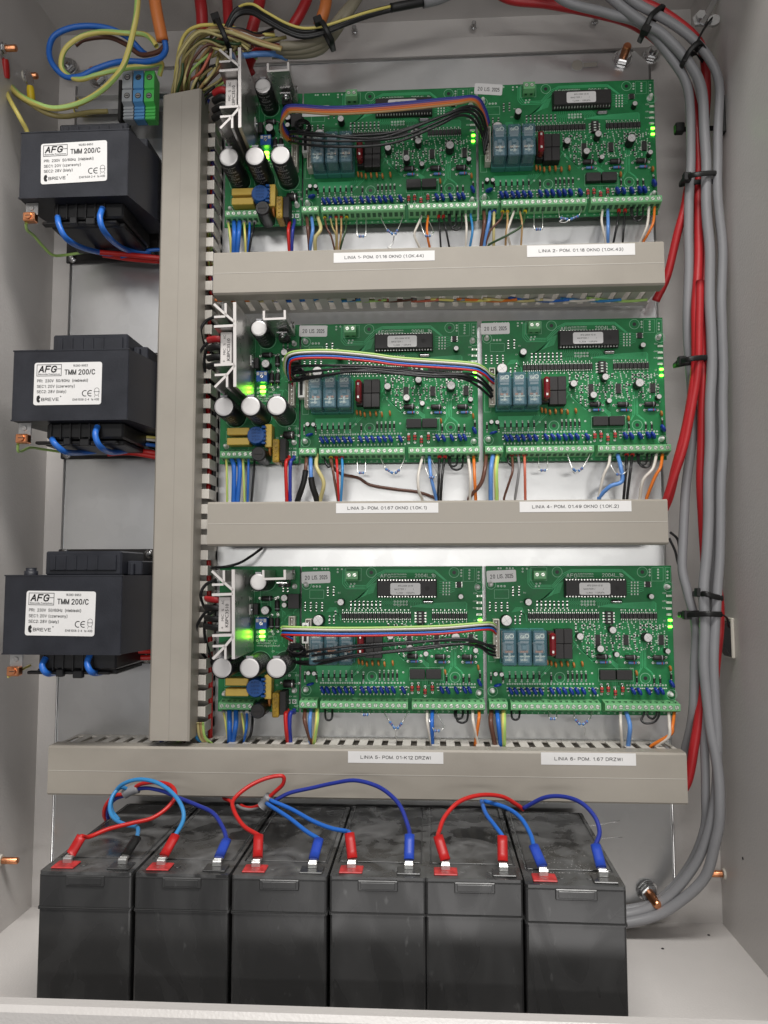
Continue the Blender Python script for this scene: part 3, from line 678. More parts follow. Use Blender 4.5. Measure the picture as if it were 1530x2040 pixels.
def mk_axial(r,L,body,band=None,h=None,lead=3.5):
    h=h or r+.4; m=MB().mat(body); m.lathe((-L/2,-h,0),(L/2,-h,0),[(0,r*.8),(.5,r),(L-.5,r),(L,r*.8)],14)
    if band: m.mat(band).lathe((L/2-2.4,-h,0),(L/2,-h,0),[(0,r+.04),(.8,r+.04)],14)
    m.mat('lead'); e=L/2+lead
    for sx in (-1,1): m.tube([(sx*L/2,-h,0),(sx*(e-.6),-h,0),(sx*e,-h+.6,0),(sx*e,-.05,0)],.38,6); m.mat('pad').ring(sx*e,0,.5,1.1,-.07,10); m.mat('lead')
    return m
def mk_disc(r,t,body,tilt,h):
    m=MB(); m.X=Matrix.Rotation(tilt,4,'Y'); m.mat(body); m.lathe((-t/2,-h,0),(t/2,-h,0),[(0,r*.55),(t*.2,r*.9),(t*.5,r),(t*.8,r*.9),(t,r*.55)],18)
    m.mat('lead').tube([(-.3,-h+r*.7,.8),(-.3,-.1,1.3)],.28,5); m.tube([(.3,-h+r*.7,-.8),(.3,-.1,-1.3)],.28,5); return m
def mk_relay():
    m=MB().mat('relay'); m.box(-5.9,5.9,-28,-8,-14.8,14.8,b=.9); return m
def mk_relay_in():
    m=MB().mat('relay_in'); m.box(-4.3,4.3,-25,-9,-12.5,-7,b=.4); m.mat('label_grey').box(-4.6,4.6,-22,-9,-5.5,3.5,b=1.2); m.mat('relay_in').box(-2,2,-26,-9,-1.5,2,b=.3)
    m.mat('label_grey').box(-4.2,4.2,-25.5,-24.6,6.5,12.6,b=.2); m.mat('pad').box(-1.0,1.0,-26.8,-24,-11,-4); m.mat('copper').box(-3.6,3.6,-22.3,-20,-4.6,-2.4,b=.3)
    m.mat('silk').text('G6',-3.6,8.2,2.6,-28.1,width=3.4); m.ring(1.8,10.2,1.4,1.8,-28.1,14); m.text('10A 250V',-4.2,-7.4,1.3,-28.1,width=8.4); m.text('24VDC',-3.8,-10.4,1.3,-28.1,width=6)
    m.mat('label_grey').box(-3.6,3.6,-26,-25.6,4.0,5.9)
    return m
def mk_relay_base():
    m=MB().mat('bluebox'); m.mat('relay_teal').box(-6.3,6.3,-8,-.1,-15,15,b=.4); return m
def mk_block(w,l,h,body='chip',b=.25):
    m=MB().mat(body); m.box(-w/2,w/2,-h,-.1,-l/2,l/2,b=b); return m
def mk_term(n,p=5.0):
    L=n*p; m=MB().mat('term'); e=.3
    prof=[(-.1,0),(-12.6,-1.6),(-13,-2),(-13,-6.9),(-12.4,-7.6),(-3.2,-9.9),(-.1,-9.9)]
    m.prism(prof,-p/2-e,L-p/2+e,'x')
    m.mat('term_dark')
    for i in range(n):
        x=i*p
        m.X=Matrix.Translation((x,0,0))
        m.mat('term_dark').lathe((0,-12.9,-4.45),(0,-13.1,-4.45),[(0,1.95),(.12,1.95)],16)
        q=random.uniform(0,math.pi)
        m.mat('screwhead').lathe((0,-12.9,-4.45),(0,-13.2,-4.45),[(0,1.72),(.22,1.72),(.3,1.55)],16)
        m.mat('term_dark').strip([(-1.5*math.cos(q),-4.45-1.5*math.sin(q)),(1.5*math.cos(q),-4.45+1.5*math.sin(q))],.4,-13.24)
        # small release pocket on the sloping upper face and wire mouth below
        m.mat('term_dark').prism([(-.9,-.0),(.9,-.0),(0,-1.1)],-10.3,-9.0)
        m.add([(-1.2,-7.5,-.95+.05),(1.2,-7.5,-.9),(1.2,-5.0,-.62),(-1.2,-5.0,-.62)],[(0,1,2,3)])
        m.add([(-1.6,-10.2,-8.2),(1.6,-10.2,-8.2),(1.6,-4.6,-9.62),(-1.6,-4.6,-9.62)],[(0,1,2,3)])
    m.X=None
    return m
def mk_header(n,p=4.0):
    L=n*p; m=MB().mat('ivory')
    m.box(-2.6,-1.9,-11,-.1,-L/2,L/2,b=.2); m.box(1.9,2.6,-11,-.1,-L/2,L/2,b=.2); m.box(-2.6,2.6,-4,-.1,-L/2,L/2)
    m.box(-2.6,2.6,-11,-.1,-L/2-.8,-L/2,b=.2); m.box(-2.6,2.6,-11,-.1,L/2,L/2+.8,b=.2)
    m.mat('lead')
    for i in range(n): m.box(-.4,.4,-9,-4,(i-(n-1)/2)*p-.4,(i-(n-1)/2)*p+.4)
    return m
def mk_plug(n,p=4.0):
    L=n*p; m=MB().mat('white'); m.box(-1.8,1.8,-13.5,-4.3,-L/2+.2,L/2-.2,b=.3)
    for i in range(n): m.mat('ink').box(-1.0,1.0,-13.62,-13.4,(i-(n-1)/2)*p-1.0,(i-(n-1)/2)*p+1.0)
    return m
def mk_standoff():
    m=MB().mat('white'); m.lathe((0,0,0),(0,-1,0),[(0,2.4),(.8,2.4),(1,1.7),(4,1.9),(6.2,1.5),(7,.7)],12); return m
def mk_led(col):
    m=MB().mat(col); m.box(-1.5,1.5,-1.1,-.08,-1.0,1.0,b=.2); m.mat('pad').box(-2.3,-1.5,-.7,-.05,-.9,.9); m.box(1.5,2.3,-.7,-.05,-.9,.9); return m
G=dict(opto=pm('optocoupler',mk_opto()),chip=pm('chip_resistor',mk_chip()),melf=pm('small_diode',mk_melf()),so14=pm('integrated_circuit',mk_so(14,4,8.8)),
 so8=pm('integrated_circuit',mk_so(8,4,5)),diode=pm('power_diode',mk_axial(2.3,9.6,'chip','capring',h=3.2,lead=2.6)),bluer=pm('axial_resistor',mk_axial(1.25,6.8,'resbody','ferr_red',lead=2.4)),
 red=pm('glass_diode',mk_axial(1.5,4.6,'reddiode','chip',h=2,lead=1.7)),var=pm('varistor',mk_disc(3.8,2.9,'varistor',math.radians(-27),4.6)),
 varb=pm('varistor',mk_disc(3.8,2.2,'varistor',math.radians(75),4.3)),ocap=pm('ceramic_capacitor',mk_disc(2.7,1.9,'orange_cap',math.radians(-8),4.5)),
 relay=pm('relay_cover',mk_relay()),relin=pm('relay_mechanism',mk_relay_in()),relb=pm('relay_base',mk_relay_base()),
 mini=pm('mini_relay',mk_block(7.3,12.4,10,'chip',.3)),ssr=pm('solid_relay',mk_block(13.4,8.2,5.5,'chip',.3)),
 t3=pm('terminal_block',mk_term(3)),t15=pm('terminal_block',mk_term(15,5.04)),t12=pm('terminal_block',mk_term(12,5.18)),t6=pm('terminal_block',mk_term(6)),
 header=pm('header',mk_header(8)),plug=pm('plug',mk_plug(8)),so=pm('plastic_standoff',mk_standoff()),ledoff=pm('status_lamp',mk_led('led_off')),led=pm('status_lamp',mk_led('led')),led2=pm('status_lamp',mk_led('led2')),
 c2=pm('c',mk_ecap(2.4,7)),c3=pm('c',mk_ecap(3.2,9)),c4=pm('c',mk_ecap(4.0,11)),c5=pm('c',mk_ecap(5,12)),c2s=pm('c',mk_ecap(2.0,5.5)))
for k in ('c2','c3','c4','c5','c2s'): G[k].name='capacitor'
def mk_2pin():
    m=MB().mat('term'); m.prism([(-.1,4.2),(-10,4.2),(-10.4,3.8),(-10.4,-2.6),(-6,-4.2),(-.1,-4.2)],-5.2,5.2,'x')
    for x in (-2.5,2.5):
        m.mat('term_dark').lathe((x,-10.3,1),(x,-10.5,1),[(0,1.95),(.15,1.95)],14); m.mat('screwhead').lathe((x,-10.3,1),(x,-10.6,1),[(0,1.7),(.3,1.6)],14)
        m.mat('term_dark').strip([(x-1.2,.4),(x+1.2,1.6)],.35,-10.64)
        m.mat('term_dark').add([(x-1.2,-5.6,-4.28),(x+1.2,-5.6,-4.28),(x+1.2,-2.6,-4.28),(x-1.2,-2.6,-4.28)],[(0,1,2,3)])
    return m
G['2pin']=pm('terminal_block',mk_2pin())
def mk_dip40():
    m=MB().mat('chip'); m.box(-26.5,26.5,-3.6,-.1,-8.2,8.2,b=.2); m.box(-26,26,-8.2,-4.2,-6.7,6.7,b=.4)
    m.mat('pad')
    for i in range(20):
        x=(i-9.5)*2.6
        for sz in (-1,1): m.box(x-.45,x+.45,-5.2,-3.6,sz*6.6,sz*7.9); m.dot(x,sz*7.3,.62,-3.65,8)
    m.mat('black_dull').lathe((18,-8.2,0),(18,-8.3,0),[(0,2),(.05,2)],16)
    return m
G['dip40']=pm('microcontroller',mk_dip40())
def rounded(w,h,r):
    pts=[]
    for cx_,cz_,q0 in ((w/2-r,h/2-r,0),(-w/2+r,h/2-r,90),(-w/2+r,-h/2+r,180),(w/2-r,-h/2+r,270)):
        for k in range(5): q=math.radians(q0+k*22.5); pts.append((cx_+r*math.cos(q),cz_+r*math.sin(q)))
    return pts
mm=MB().mat('label'); mm.prism(rounded(26.5,10.4,1.6),0,-.2); G['iclabel']=pm('chip_label',mm)
mm=MB().mat('ink'); mm.stroke('AFG-2004 V3.10',0,2.1,1.3,-.27,13,.8,'c'); mm.stroke('MASTER /          /',-1,-.9,1.3,-.27,17,.8,'c'); mm.stroke('1 LINIA - 1 GRUPA',0,-4.1,1.3,-.27,16,.8,'c'); G['ictext']=pm('lettering',mm)
mm=MB().mat('label'); mm.prism(rounded(26,10.6,1.4),0,-.2); G['datelabel']=pm('date_sticker',mm)
mm=MB().mat('ink'); mm.stroke('20',-9.8,-1.7,3.3,-.27,4.0,.8,gap=2.5); mm.stroke('LIS.',-3.4,-1.7,3.3,-.27,5.0,.8); mm.stroke('2025',3.4,-1.7,3.3,-.27,6.8,.8); G['datetext']=pm('lettering',mm)
mm=MB().mat('steel'); mm.box(-5.2,5.2,-3.6,-.1,-1.7,1.7,b=1.4); G['xtal']=pm('quartz_crystal',mm)
mm=MB().mat('maroon'); mm.box(-2.7,2.7,-21,-9,-10,10,b=1.6); mm.mat('pad').box(-.8,.8,-21.2,-20.8,5,7); mm.box(-.8,.8,-21.2,-20.8,-7,-5); mm.mat('chip').box(-3,3,-9,-.1,-10.8,10.8,b=.3); G['fuse']=pm('fuse',mm)
mm=MB().mat('chip'); mm.box(-3.2,3.2,-3.4,-.1,-5.4,5.4,b=.2); mm.mat('silk')
for z in (-3.8,-1.3,1.3,3.8):
    for x in (-1.1,): mm.box(x-.3,x+1.9,-3.5,-3.3,z-.5,z+.5)
mm.mat('pad')
for z in (-3.8,-1.3,1.3,3.8):
    for x in (-4.5,4.5): mm.dot(x,z,.8,-.1,10); mm.box(x*.7,x,-1.2,-.2,z-.3,z+.3)
G['dipsw']=pm('switch_block',mm)

# ---- line board layout, measured on the bottom right board
BO=Vector((50.8,0,6.7)); BW,BH=161.6,129.2
def L3(x,y,h=0):
    p=P(950+x/3.732,1120+y/3.732,BD+h); return (p.x-BO.x,p.z-BO.z)
def board_pcb():
    m=MB().mat('pcb'); m.box(0,BW,0,1.6,-BH,0,b=.15)
    rnd=random.Random(11); y=-.03
    m.mat('trace')
    def tr(pts,w=.45): m.strip([L3(*p) for p in pts],w,y)
    # fan out below and left of the controller
    for i in range(9):
        tr([(640-3*i,150+i*9),(600-i*4,165+i*9),(470-i*3,295+i*0),(455-i*3,345)],.5)
    for i in range(12):
        x=670+i*17; tr([(x,262),(x,285),(x-30-i*2,315),(x-30-i*2,350)],.4)
    for i in range(8): tr([(870+i*12,262),(900+i*13,300),(900+i*13,330-i*3),(1320,330-i*8+20),(1335,345-i*8+20)] ,.42)
    for i in range(6): tr([(1120,140+i*17),(1200,140+i*17),(1240,150+i*12)],.4)
    for i in range(3): tr([(380+i*12,50),(380+i*12,160-i*10),(410+i*8,195-i*12),(560,195-i*12),(650-i*10,110-i*10),(700,70-i*8),(1080,70-i*8),(1180+i*6,150)],.6)
    for i in range(4): tr([(720+i*10,590+i*16),(820+i*8,690+i*8),(860+i*5,740-i*2),(1000,750-i*8),(1050,800-i*12)],.6)
    for i in range(4): tr([(1220+i*12,600),(1220+i*12,780),(1200+i*6-i*2,830) if i<2 else (1280+i*8,820),(1180,850) if i<2 else (1330,870)],.55)
    for i in range(6): tr([(560-i*18,770),(470-i*10,860),(470-i*10,900)],.5)
    for i in range(5): tr([(260+i*6,370-i*8),(320+i*4,360-i*6),(372,400+i*10)],.4)
    for i in range(70):                                   # short hops between passives
        x=rnd.uniform(720,1440); yy=rnd.uniform(440,700); d=rnd.choice([(22,0),(0,26),(18,18),(-18,18)])
        tr([(x,yy),(x+d[0],yy+d[1]),(x+d[0]*1.3,yy+d[1]*1.3+14)],.38)
    for i in range(40):
        x=rnd.uniform(230,1440); tr([(x,890),(x,915),(x+rnd.choice((-12,12)),930)],.4)
    m.mat('trace')
    a=L3(190,775); b=L3(530,860); m.add([(a[0],y-.0,a[1]),(b[0],y-.0,a[1]),(b[0]-10,y,b[1]),(a[0],y,b[1])],[(0,1,2,3)])
    # vias and through holes
    m.mat('silk'); y2=-.05
    for i in range(90):
        q=L3(rnd.uniform(720,1440),rnd.uniform(450,690)); m.ring(q[0],q[1],.22,.5,y2,8)
    for i in range(26):
        for r_ in (0,1):
            q=L3(225+i*26 if i<25 else 1120,900+r_*6); 
    for i in range(16):
        q=L3(228+i*18.5,905); m.ring(q[0],q[1],.35,.8,y2,10)
    for i in range(15): q=L3(528+i*24,905); m.ring(q[0],q[1],.35,.8,y2,10)
    for i in range(14): q=L3(1118+i*22,915); m.ring(q[0],q[1],.35,.8,y2,10)
    for i in range(52):
        x=225+i*13.2
        if 500<x<520 or 815<x<830: continue
        q=L3(x,934+(i%2)*5); m.box(q[0]-.55,q[0]+.55,-.28,-.02,q[1]-.5,q[1]+.5)
        if i%2: q=L3(x,990); m.box(q[0]-.5,q[0]+.5,-.28,-.02,q[1]-.8,q[1]+.8)
    for i in range(24):
        q=L3(1118+i*12.6,938); m.box(q[0]-.5,q[0]+.5,-.28,-.02,q[1]-.5,q[1]+.5)
    for gx in range(16):
        for gz in range(4):
            x=738+gx*43+(gz%2)*11; yy=468+gz*52+(gx%3)*9
            q=L3(x,yy); m.box(q[0]-.45,q[0]+.45,-.3,-.02,q[1]+.3,q[1]+1.2); m.box(q[0]-.45,q[0]+.45,-.3,-.02,q[1]-1.4,q[1]-.5)
    for x in (508,856): q=L3(x,825); m.ring(q[0],q[1],.4,.85,y2,10)
    for gx in range(5):
        for gz in range(2): q=L3(780+gx*23,292+gz*23); m.ring(q[0],q[1],.4,.95,y2,10)
    for gx in range(3):
        for gz in range(5): q=L3(1150+gx*23,150+gz*22); m.box(q[0]-.55,q[0]+.55,-.3,-.02,q[1]-.7,q[1]+.7)
    for x in (158,182,206): q=L3(x,178); m.ring(q[0],q[1],.4,.95,y2,10)
    for x,yy in ((160,45),(178,45),(222,45),(245,45),(267,45),(340,48),(372,48),(340,70),(443,160),(470,158),(438,180),(462,178),(1285,55),(1285,75),(1285,98),(1347,55),(1347,75),(1347,95),(1347,118),(1417,70),(1417,95),(1417,118),(1360,470),(1360,492),(1125,645),(1145,645)):
        q=L3(x,yy); m.ring(q[0],q[1],.35,.8,y2,10)
    m.mat('silk_dim'); y3=-.06
    def rc(x0,y0,x1,y1,w=.28): m.strip([L3(x0,y0),L3(x1,y0),L3(x1,y1),L3(x0,y1)],w,y3,True)
    rc(130,205,237,268); rc(400,40,520,135); rc(905,790,1165,885); rc(88,740,135,600); rc(1300,40,1385,140,.2); rc(1400,40,1440,140,.2)
    for x,yy in ((597,73),(1230,73),(617,857),(1253,863)):
        q=L3(x,yy); m.mat('silk_dim').ring(q[0],q[1],4.2,4.6,y3,26); m.mat('black').dot(q[0],q[1],1.7,y3,16)
    for x,yy in ((105,165),(1425,183),(118,960),(1450,985)):
        q=L3(x,yy); m.mat('silk_dim').ring(q[0],q[1],4.0,4.4,y3,24)
    q=L3(668,112); m.mat('silk').stroke('AFG',q[0],q[1],3.0,y3,9.0,.8)
    q=L3(752,92); m.text('ELEKTRONIKA',q[0],q[1],1.25,y3,width=13.5); q=L3(752,110); m.text('PRZEMYSLOWA',q[0],q[1],1.25,y3,width=13.5)
    q=L3(932,108); m.stroke('2004L 1b',q[0],q[1],2.9,y3,18,.75); m.strip([(q[0]+12.6,q[1]-.1),(q[0]+14.6,q[1]-.1)],.35,y3)
    m.mat('silk')
    for i in range(30):
        x=(118+i*44) if i<3 else ((278+(i-3)*44.8) if i<18 else (980+(i-18)*46))
        q=L3(x,1128); m.text(str(i+1),q[0],q[1],1.3,y3,align='c')
    for x,yy,tx in ((355,232,'BU'),(330,300,'C9'),(905,335,'J1'),(1000,260,'Q1'),(815,330,'U1'),(1395,235,'CSA'),(1395,295,'OPO'),(1395,345,'RUN'),(1395,440,'LS'),(700,735,'C14'),(1150,795,'C27'),(1080,360,'R31')):
        q=L3(x,yy); m.text(tx,q[0],q[1],1.3,y3,align='c')
    return m
G['pcb']=pm('circuit_board',board_pcb())
def line_board():
    t=empty('line_board',(0,0,0),'x','circuit board','six green line control boards')
    put('circuit_board',G['pcb'],t)
    def at(name,key,x,y,h=0,rot=None,label=None,par=t):
        q=L3(x,y,h); return put(name,G[key],par,(q[0],0,q[1]),label,rot)
    R90=(0,math.pi/2,0)
    at('microcontroller','dip40',887,193,8); ic=at('chip_label','iclabel',877,197,8.2); ic.location.y=-8.35*S; put('lettering',G['ictext'],ic)
    at('quartz_crystal','xtal',1045,293,4); at('terminal_block','2pin',470,100,10.4)
    for k,x,y,h in (('c3',385,297,9),('c5',222,435,12),('c3',1013,505,9),('c3',770,553,9),('c4',1275,562,11),('c3',922,645,9),('c2',1042,687,7),('c2',1422,662,7),('c2',1300,255,7),('c2s',140,832,5.5),('c2s',185,835,5.5)):
        at('capacitor',k,x,y,h)
    for i in range(18): at('optocoupler','opto',395+i*29.6,401,2)
    for i in range(9): at('optocoupler','opto',1085+i*30.5,401,2)
    at('switch_block','dipsw',986,412,3)
    for x in (900,1110,1372): at('integrated_circuit','so14',x,577,1.5)
    at('integrated_circuit','so8',1272,165,1.5)
    for x,y in ((935,705),(1148,710),(1355,712)): at('power_diode','diode',x,y,5); at('axial_resistor','bluer',x+8,y+38,1.5)
    for x in (243,357,471):
        r=at('relay','relb',x,640,28); put('relay_mechanism',G['relin'],r); put('relay_cover',G['relay'],r)
    at('fuse','fuse',567,615,21)
    for x in (615,680):
        for y in (552,664): at('mini_relay','mini',x,y,10)
    for x,y in ((553,752),(587,762),(630,757),(676,757),(722,765),(785,757),(525,745),(1188,825),(1440,790)): at('ceramic_capacitor','ocap',x,y,5)
    for i in range(6): at('small_diode','melf',243+i*44.4,851)
    for i in range(5): at('small_diode','melf',677+i*33.3,848)
    for x,y in ((553,860),(1188,875),(1317,880),(1362,880),(1443,850)): at('small_diode','melf',x,y)
    for x in (250,290,343,385,430,478,560,610,650,703,745,790,867,1160,1208,1272,1335,1375): 
        at('varistor','var',x+(x%7-3),958+(x%5),4.3)
    at('varistor','var',1450,905,4.3); at('varistor','varb',155,915,4.3)
    for x,y in ((930,948),(978,945),(1030,970),(1085,945)): at('glass_diode','red',x,y,2,R90)
    at('solid_relay','ssr',975,840,5.5); at('solid_relay','ssr',1100,840,5.5)
    for x,y in ((105,855),(195,855)): at('small_diode','melf',x,y+5)
    for x,y in ((105,165),(1422,183),(118,960),(1447,985)): at('plastic_standoff','so',x,y,4)
    for y in (250,300,345,390): at('status_lamp','ledoff',1430,y,1)
    at('status_lamp','led',1438,432,1,None,'lit green status lamp'); at('status_lamp','led',1438,480,1,None,'lit green status lamp')
    at('header','header',145,568,9)
    q=L3(118,1068,13); put('terminal_block',G['t3'],t,(q[0],0,q[1]+4.45))
    q=L3(278,1072,13); put('terminal_block',G['t15'],t,(q[0],0,q[1]+4.45))
    q=L3(980,1078,13); put('terminal_block',G['t12'],t,(q[0],0,q[1]+4.45))
    # chip resistors and capacitors
    cl=[(268,196),(313,192),(268,235),(313,232)]+[(97,310),(140,312),(183,312),(227,312),(97,348),(140,350),(183,350),(227,350)]
    cl+=[(447+i*32,302) for i in range(8)]+[(447+i*32,330) for i in range(8)]
    cl+=[(285,413),(320,413),(285,445),(320,445),(330,375)]
    cl+=[(735,470),(735,505),(792,470),(792,505),(840,470),(875,485),(825,560),(825,600),(820,640),(855,560),(855,670),(820,672),(950,545),(950,590),(965,640),(1150,560),(1170,545),(1190,545),(1175,600),(1190,650),(1060,470),(1060,560),(1010,600),(1010,640),(1035,560),(1060,620),(1215,470),(1240,470),(1265,470),(1290,470),(1310,490),(1295,640),(1285,605),(1330,480),(1410,560),(1410,600),(1215,500),(1240,500)]
    cl+=[(228+i*44.4,945) for i in range(7)]+[(530+i*44,945) for i in range(6)]+[(835,945),(882,945),(1125,950),(1180,945),(1297,955),(1352,945)]
    rnd=random.Random(3)
    for i,(x,y) in enumerate(cl[:98]): at('chip_resistor','chip',x,y,0,None if (i*7)%5 or y>880 or y<460 else R90)
    return t
lb0=line_board()
spots=[('1l',-115.1,453.5),('1r',48.8,454.5),('2l',-115.9,229.3),('2r',49.9,229.3),('3l',-113.8,6.5),('3r',50.8,6.7)]
llab={'1l':'top row left line board, crossed by an orange and violet ribbon','1r':'top row right line board beside the grey cables','2l':'middle row left line board above the LINIA 3 strip','2r':'middle row right line board above the LINIA 4 strip',
 '3l':'bottom row left line board above the LINIA 5 strip','3r':'bottom row right line board above the LINIA 6 strip'}
DL={'1l':(165,180,.0),'1r':(148,60,.10),'2l':(160,80,.02),'2r':(168,88,-.01),'3l':(175,110,-.03),'3r':(182,104,-.045)}
BRD={}
for i,(k,x,z) in enumerate(spots):
    o=lb0 if i==0 else copy_tree(lb0)
    o.location=Vector((x,-BD,z))*S; o['label']=llab[k]; BRD[k]=o
for k,o in BRD.items():
    x,y,a=DL[k]; q=L3(x,y,0)
    s_=put('date_sticker',G['datelabel'],o,(q[0],-.15,q[1]),None,(0,a,0)); put('lettering',G['datetext'],s_)
    if k=='1l': s_.location.y=-10*S if False else -.15*S

# ------------------------------------------------------------------ power boards
PO=Vector((-188.5,0,6.7)); PW,PH=73.0,129.2
def L4(x,y,h=0):
    p=P(400+x/5.232,1110+y/5.232,BD+h); return (p.x-PO.x,p.z-PO.z)
HS=71.0
def power_board():
    t=empty('power_board',(0,0,0),'x','circuit board','three green power supply boards')
    m=MB().mat('pcb'); m.box(0,PW,0,1.6,-PH,0,b=.15); y=-.05
    m.mat('silk_dim')
    for x,yy,h in ((220,1155,0),(508,1155,0),(788,1155,0)):
        q=L4(x,yy,42); m.ring(q[0],q[1],9.8,10.15,y,30)
    q=L4(598,258,34); m.ring(q[0],q[1],8.4,8.75,y,30)
    for a in ((560,180,620,470),(860,1480,1005,1590),(890,1200,1000,1380),(640,760,760,870),(560,470,700,620),(250,1250,490,1345),(250,1370,490,1455),(740,1400,850,1600)):
        m.strip([L4(a[0],a[1]),L4(a[2],a[1]),L4(a[2],a[3]),L4(a[0],a[3])],.28,y,True)
    m.mat('silk')
    q=L4(590,905); m.text('AFG2004Z_1 v',q[0],q[1],1.7,y,width=17); q=L4(580,930); m.text('www.afg.poznan.pl',q[0],q[1],1.7,y,width=21)
    for x,yy,tx in ((700,785,'24V'),(700,835,'230V'),(700,880,'AKU. AK.'),(985,1240,'D12'),(740,990,'C9'),(905,1460,'AK+'),(965,1460,'AK-'),(780,1340,'C5'),(700,1610,'F1'),(975,1560,'BAT')):
        q=L4(x,yy); m.text(tx,q[0],q[1],1.5,y,align='l')
    for x,yy in ((925,1232),(590,780),(590,828),(590,870),(755,800),(580,200)): q=L4(x,yy); m.ring(q[0],q[1],.5,1.2,y,12)
    m.mat('trace'); rnd=random.Random(2)
    for i in range(60):
        x,yy=rnd.uniform(560,1000),rnd.uniform(400,1000); d=rnd.choice([(40,0),(0,50),(30,30),(-30,30)]); m.strip([L4(x,yy),L4(x+d[0],yy+d[1]),L4(x+d[0],yy+d[1]+20)],.6,-.03)
    part('circuit_board',m,t)
    # main heatsink: extruded fins
    m=MB().mat('alu')
    def fin(pts,w):
        pts=[Vector(L4(a,b,HS)) for a,b in pts]
        for a,b in zip(pts,pts[1:]):
            d=(b-a).normalized(); n=Vector((-d.y,d.x))*w/2; e=d*w*.35; a2=a-e; b2=b+e
            m.mat('alu'); m.prism([((a2+n).x,(a2+n).y),((a2-n).x,(a2-n).y),((b2-n).x,(b2-n).y),((b2+n).x,(b2+n).y)],-HS+.05*len(m.f)*0,-4)
            m.mat('alu_face'); k=[(a2+n),(a2-n),(b2-n),(b2+n)]; off=-HS-.06-.004*(len(m.f)%7); m.add([(c.x,off,c.y) for c in k],[(0,1,2,3)])
    fin([(338,140),(340,1050)],2.6); fin([(330,340),(240,262),(122,150)],2.0); fin([(240,145),(241,262)],1.9); fin([(125,287),(228,284)],1.9)
    fin([(125,392),(325,385)],2.1); fin([(128,818),(325,812)],2.1); fin([(335,830),(248,935),(130,1055)],2.0); fin([(132,928),(238,925)],1.9); fin([(256,945),(256,1055)],1.9)
    part('heatsink',m,t)
    q=L4(440,890,30); m=MB().mat('label_grey'); q0=L4(357,800,30); m.X=Matrix.Translation((q0[0]+2.4,-44,q0[1]-8)); m.box(0,.15,0,13,-6,6,b=.05); part('heatsink_sticker',m,t)
    # bridge rectifier clamped left of the heatsink spine
    c=L4(248,595,62); m=MB().mat('label_grey'); m.mats=[]; m.mat('alu_face').box(c[0]-5.2,c[0]+5.0,-62,-33,c[1]-14.3,c[1]+14.3,b=.6)
    br=part('bridge_rectifier',m,t)
    m=MB().mat('ink'); m.text('KBPC3510',c[0]+3.2,c[1]-10.5,2.6,-62.12,width=19,ang=math.pi/2,bold=.01); m.text('MIC',c[0]-.6,c[1]-5.5,2.0,-62.12,width=5.4,ang=math.pi/2); m.text('%',c[0]-.6,c[1]+2.5,2.0,-62.12,width=2,ang=math.pi/2); m.text('AC',c[0]-.6,c[1]+8,2.0,-62.12,width=3.6,ang=math.pi/2); m.text('+',c[0]-.6,c[1]-12,2.4,-62.12,width=2,ang=math.pi/2)
    part('lettering',m,br)
    for i,(dz,cc) in enumerate(((11,'maroon'),(4,'b'),(-5,'b'),(-12,'b'))):
        m=MB().mat('tie' if cc!='maroon' else 'red_cable'); m.tube(spline([(c[0]-4,-50-i,c[1]+dz),(c[0]-12,-52,c[1]+dz+.5),(c[0]-20,-46,c[1]+dz+1)],6),2.9,10,flat=(2.2,3.1) ); part('push_on_sleeve',m,br)
    # U shaped heatsink with transistor
    m=MB()
    for pts in ([(650,135),(652,232)],[(645,228),(885,222)],[(876,232),(874,132)]):
        a,b=[Vector(L4(*p,50)) for p in pts]; d=(b-a).normalized(); n=Vector((-d.y,d.x))*.95; 
        m.mat('alu').prism([((a+n).x,(a+n).y),((a-n).x,(a-n).y),((b-n).x,(b-n).y),((b+n).x,(b+n).y)],-50,-3)
        m.mat('alu_face').add([(k.x,-50.06-.01*len(m.f)*.01,k.y) for k in ((a+n),(a-n),(b-n),(b+n))],[(0,1,2,3)])
    part('angle_heatsink',m,t)
    q=L4(850,260,20); m=MB().mat('steel'); m.box(q[0]-4.8,q[0]+4.8,-24,-14,q[1]-1.2,q[1]+.2,b=.2); m.mat('chip').box(q[0]-4.8,q[0]+4.8,-14,-5,q[1]-4.4,q[1]-.2,b=.4); m.mat('steel').lathe((q[0],-19,q[1]-1.1),(q[0],-19,q[1]-3),[(0,3.2),(1.3,3),(1.4,1.8),(2.8,1.6)],14); part('transistor',m,t)
    q=L4(985,150,14); m=MB().mat('steel'); m.lathe((q[0]-3,-14,q[1]),(q[0],-14,q[1]),[(0,1.6),(1.4,1.6),(1.5,3),(2.6,3)],12); part('screw',m,t)
    q=L4(520,545,16); m=MB().mat('white'); m.box(q[0]-1.6,q[0]+.4,-19,-9,q[1]-4.6,q[1]+4.6,b=.2); m.mat('steel').lathe((q[0]+.3,-15,q[1]),(q[0]+2,-15,q[1]),[(0,2),(1.2,1.6)],12); m.mat('chip').box(q[0]+1,q[0]+5,-10,-.5,q[1]-5,q[1]+5,b=.3); part('transistor',m,t)
    big=pm('reservoir_capacitor',mk_bigcap(9.4,44)); mid=pm('reservoir_capacitor',mk_bigcap(8.0,34))
    for x in (220,508,788): q=L4(x,1155,44); put('reservoir_capacitor',big,t,(q[0],0,q[1]))
    q=L4(598,258,34); put('reservoir_capacitor',mid,t,(q[0],0,q[1]))
    for k,x,yy,h in (('c4',668,555,11),('c3',868,425,9),('c2',868,500,7),('c3',1150,300,9)):
        if x<1100: q=L4(x,yy,h); put('capacitor',G[k],t,(q[0],0,q[1]))
    ax=pm('power_diode',mk_axial(2.2,9.5,'chip','capring',h=3,lead=2.5))
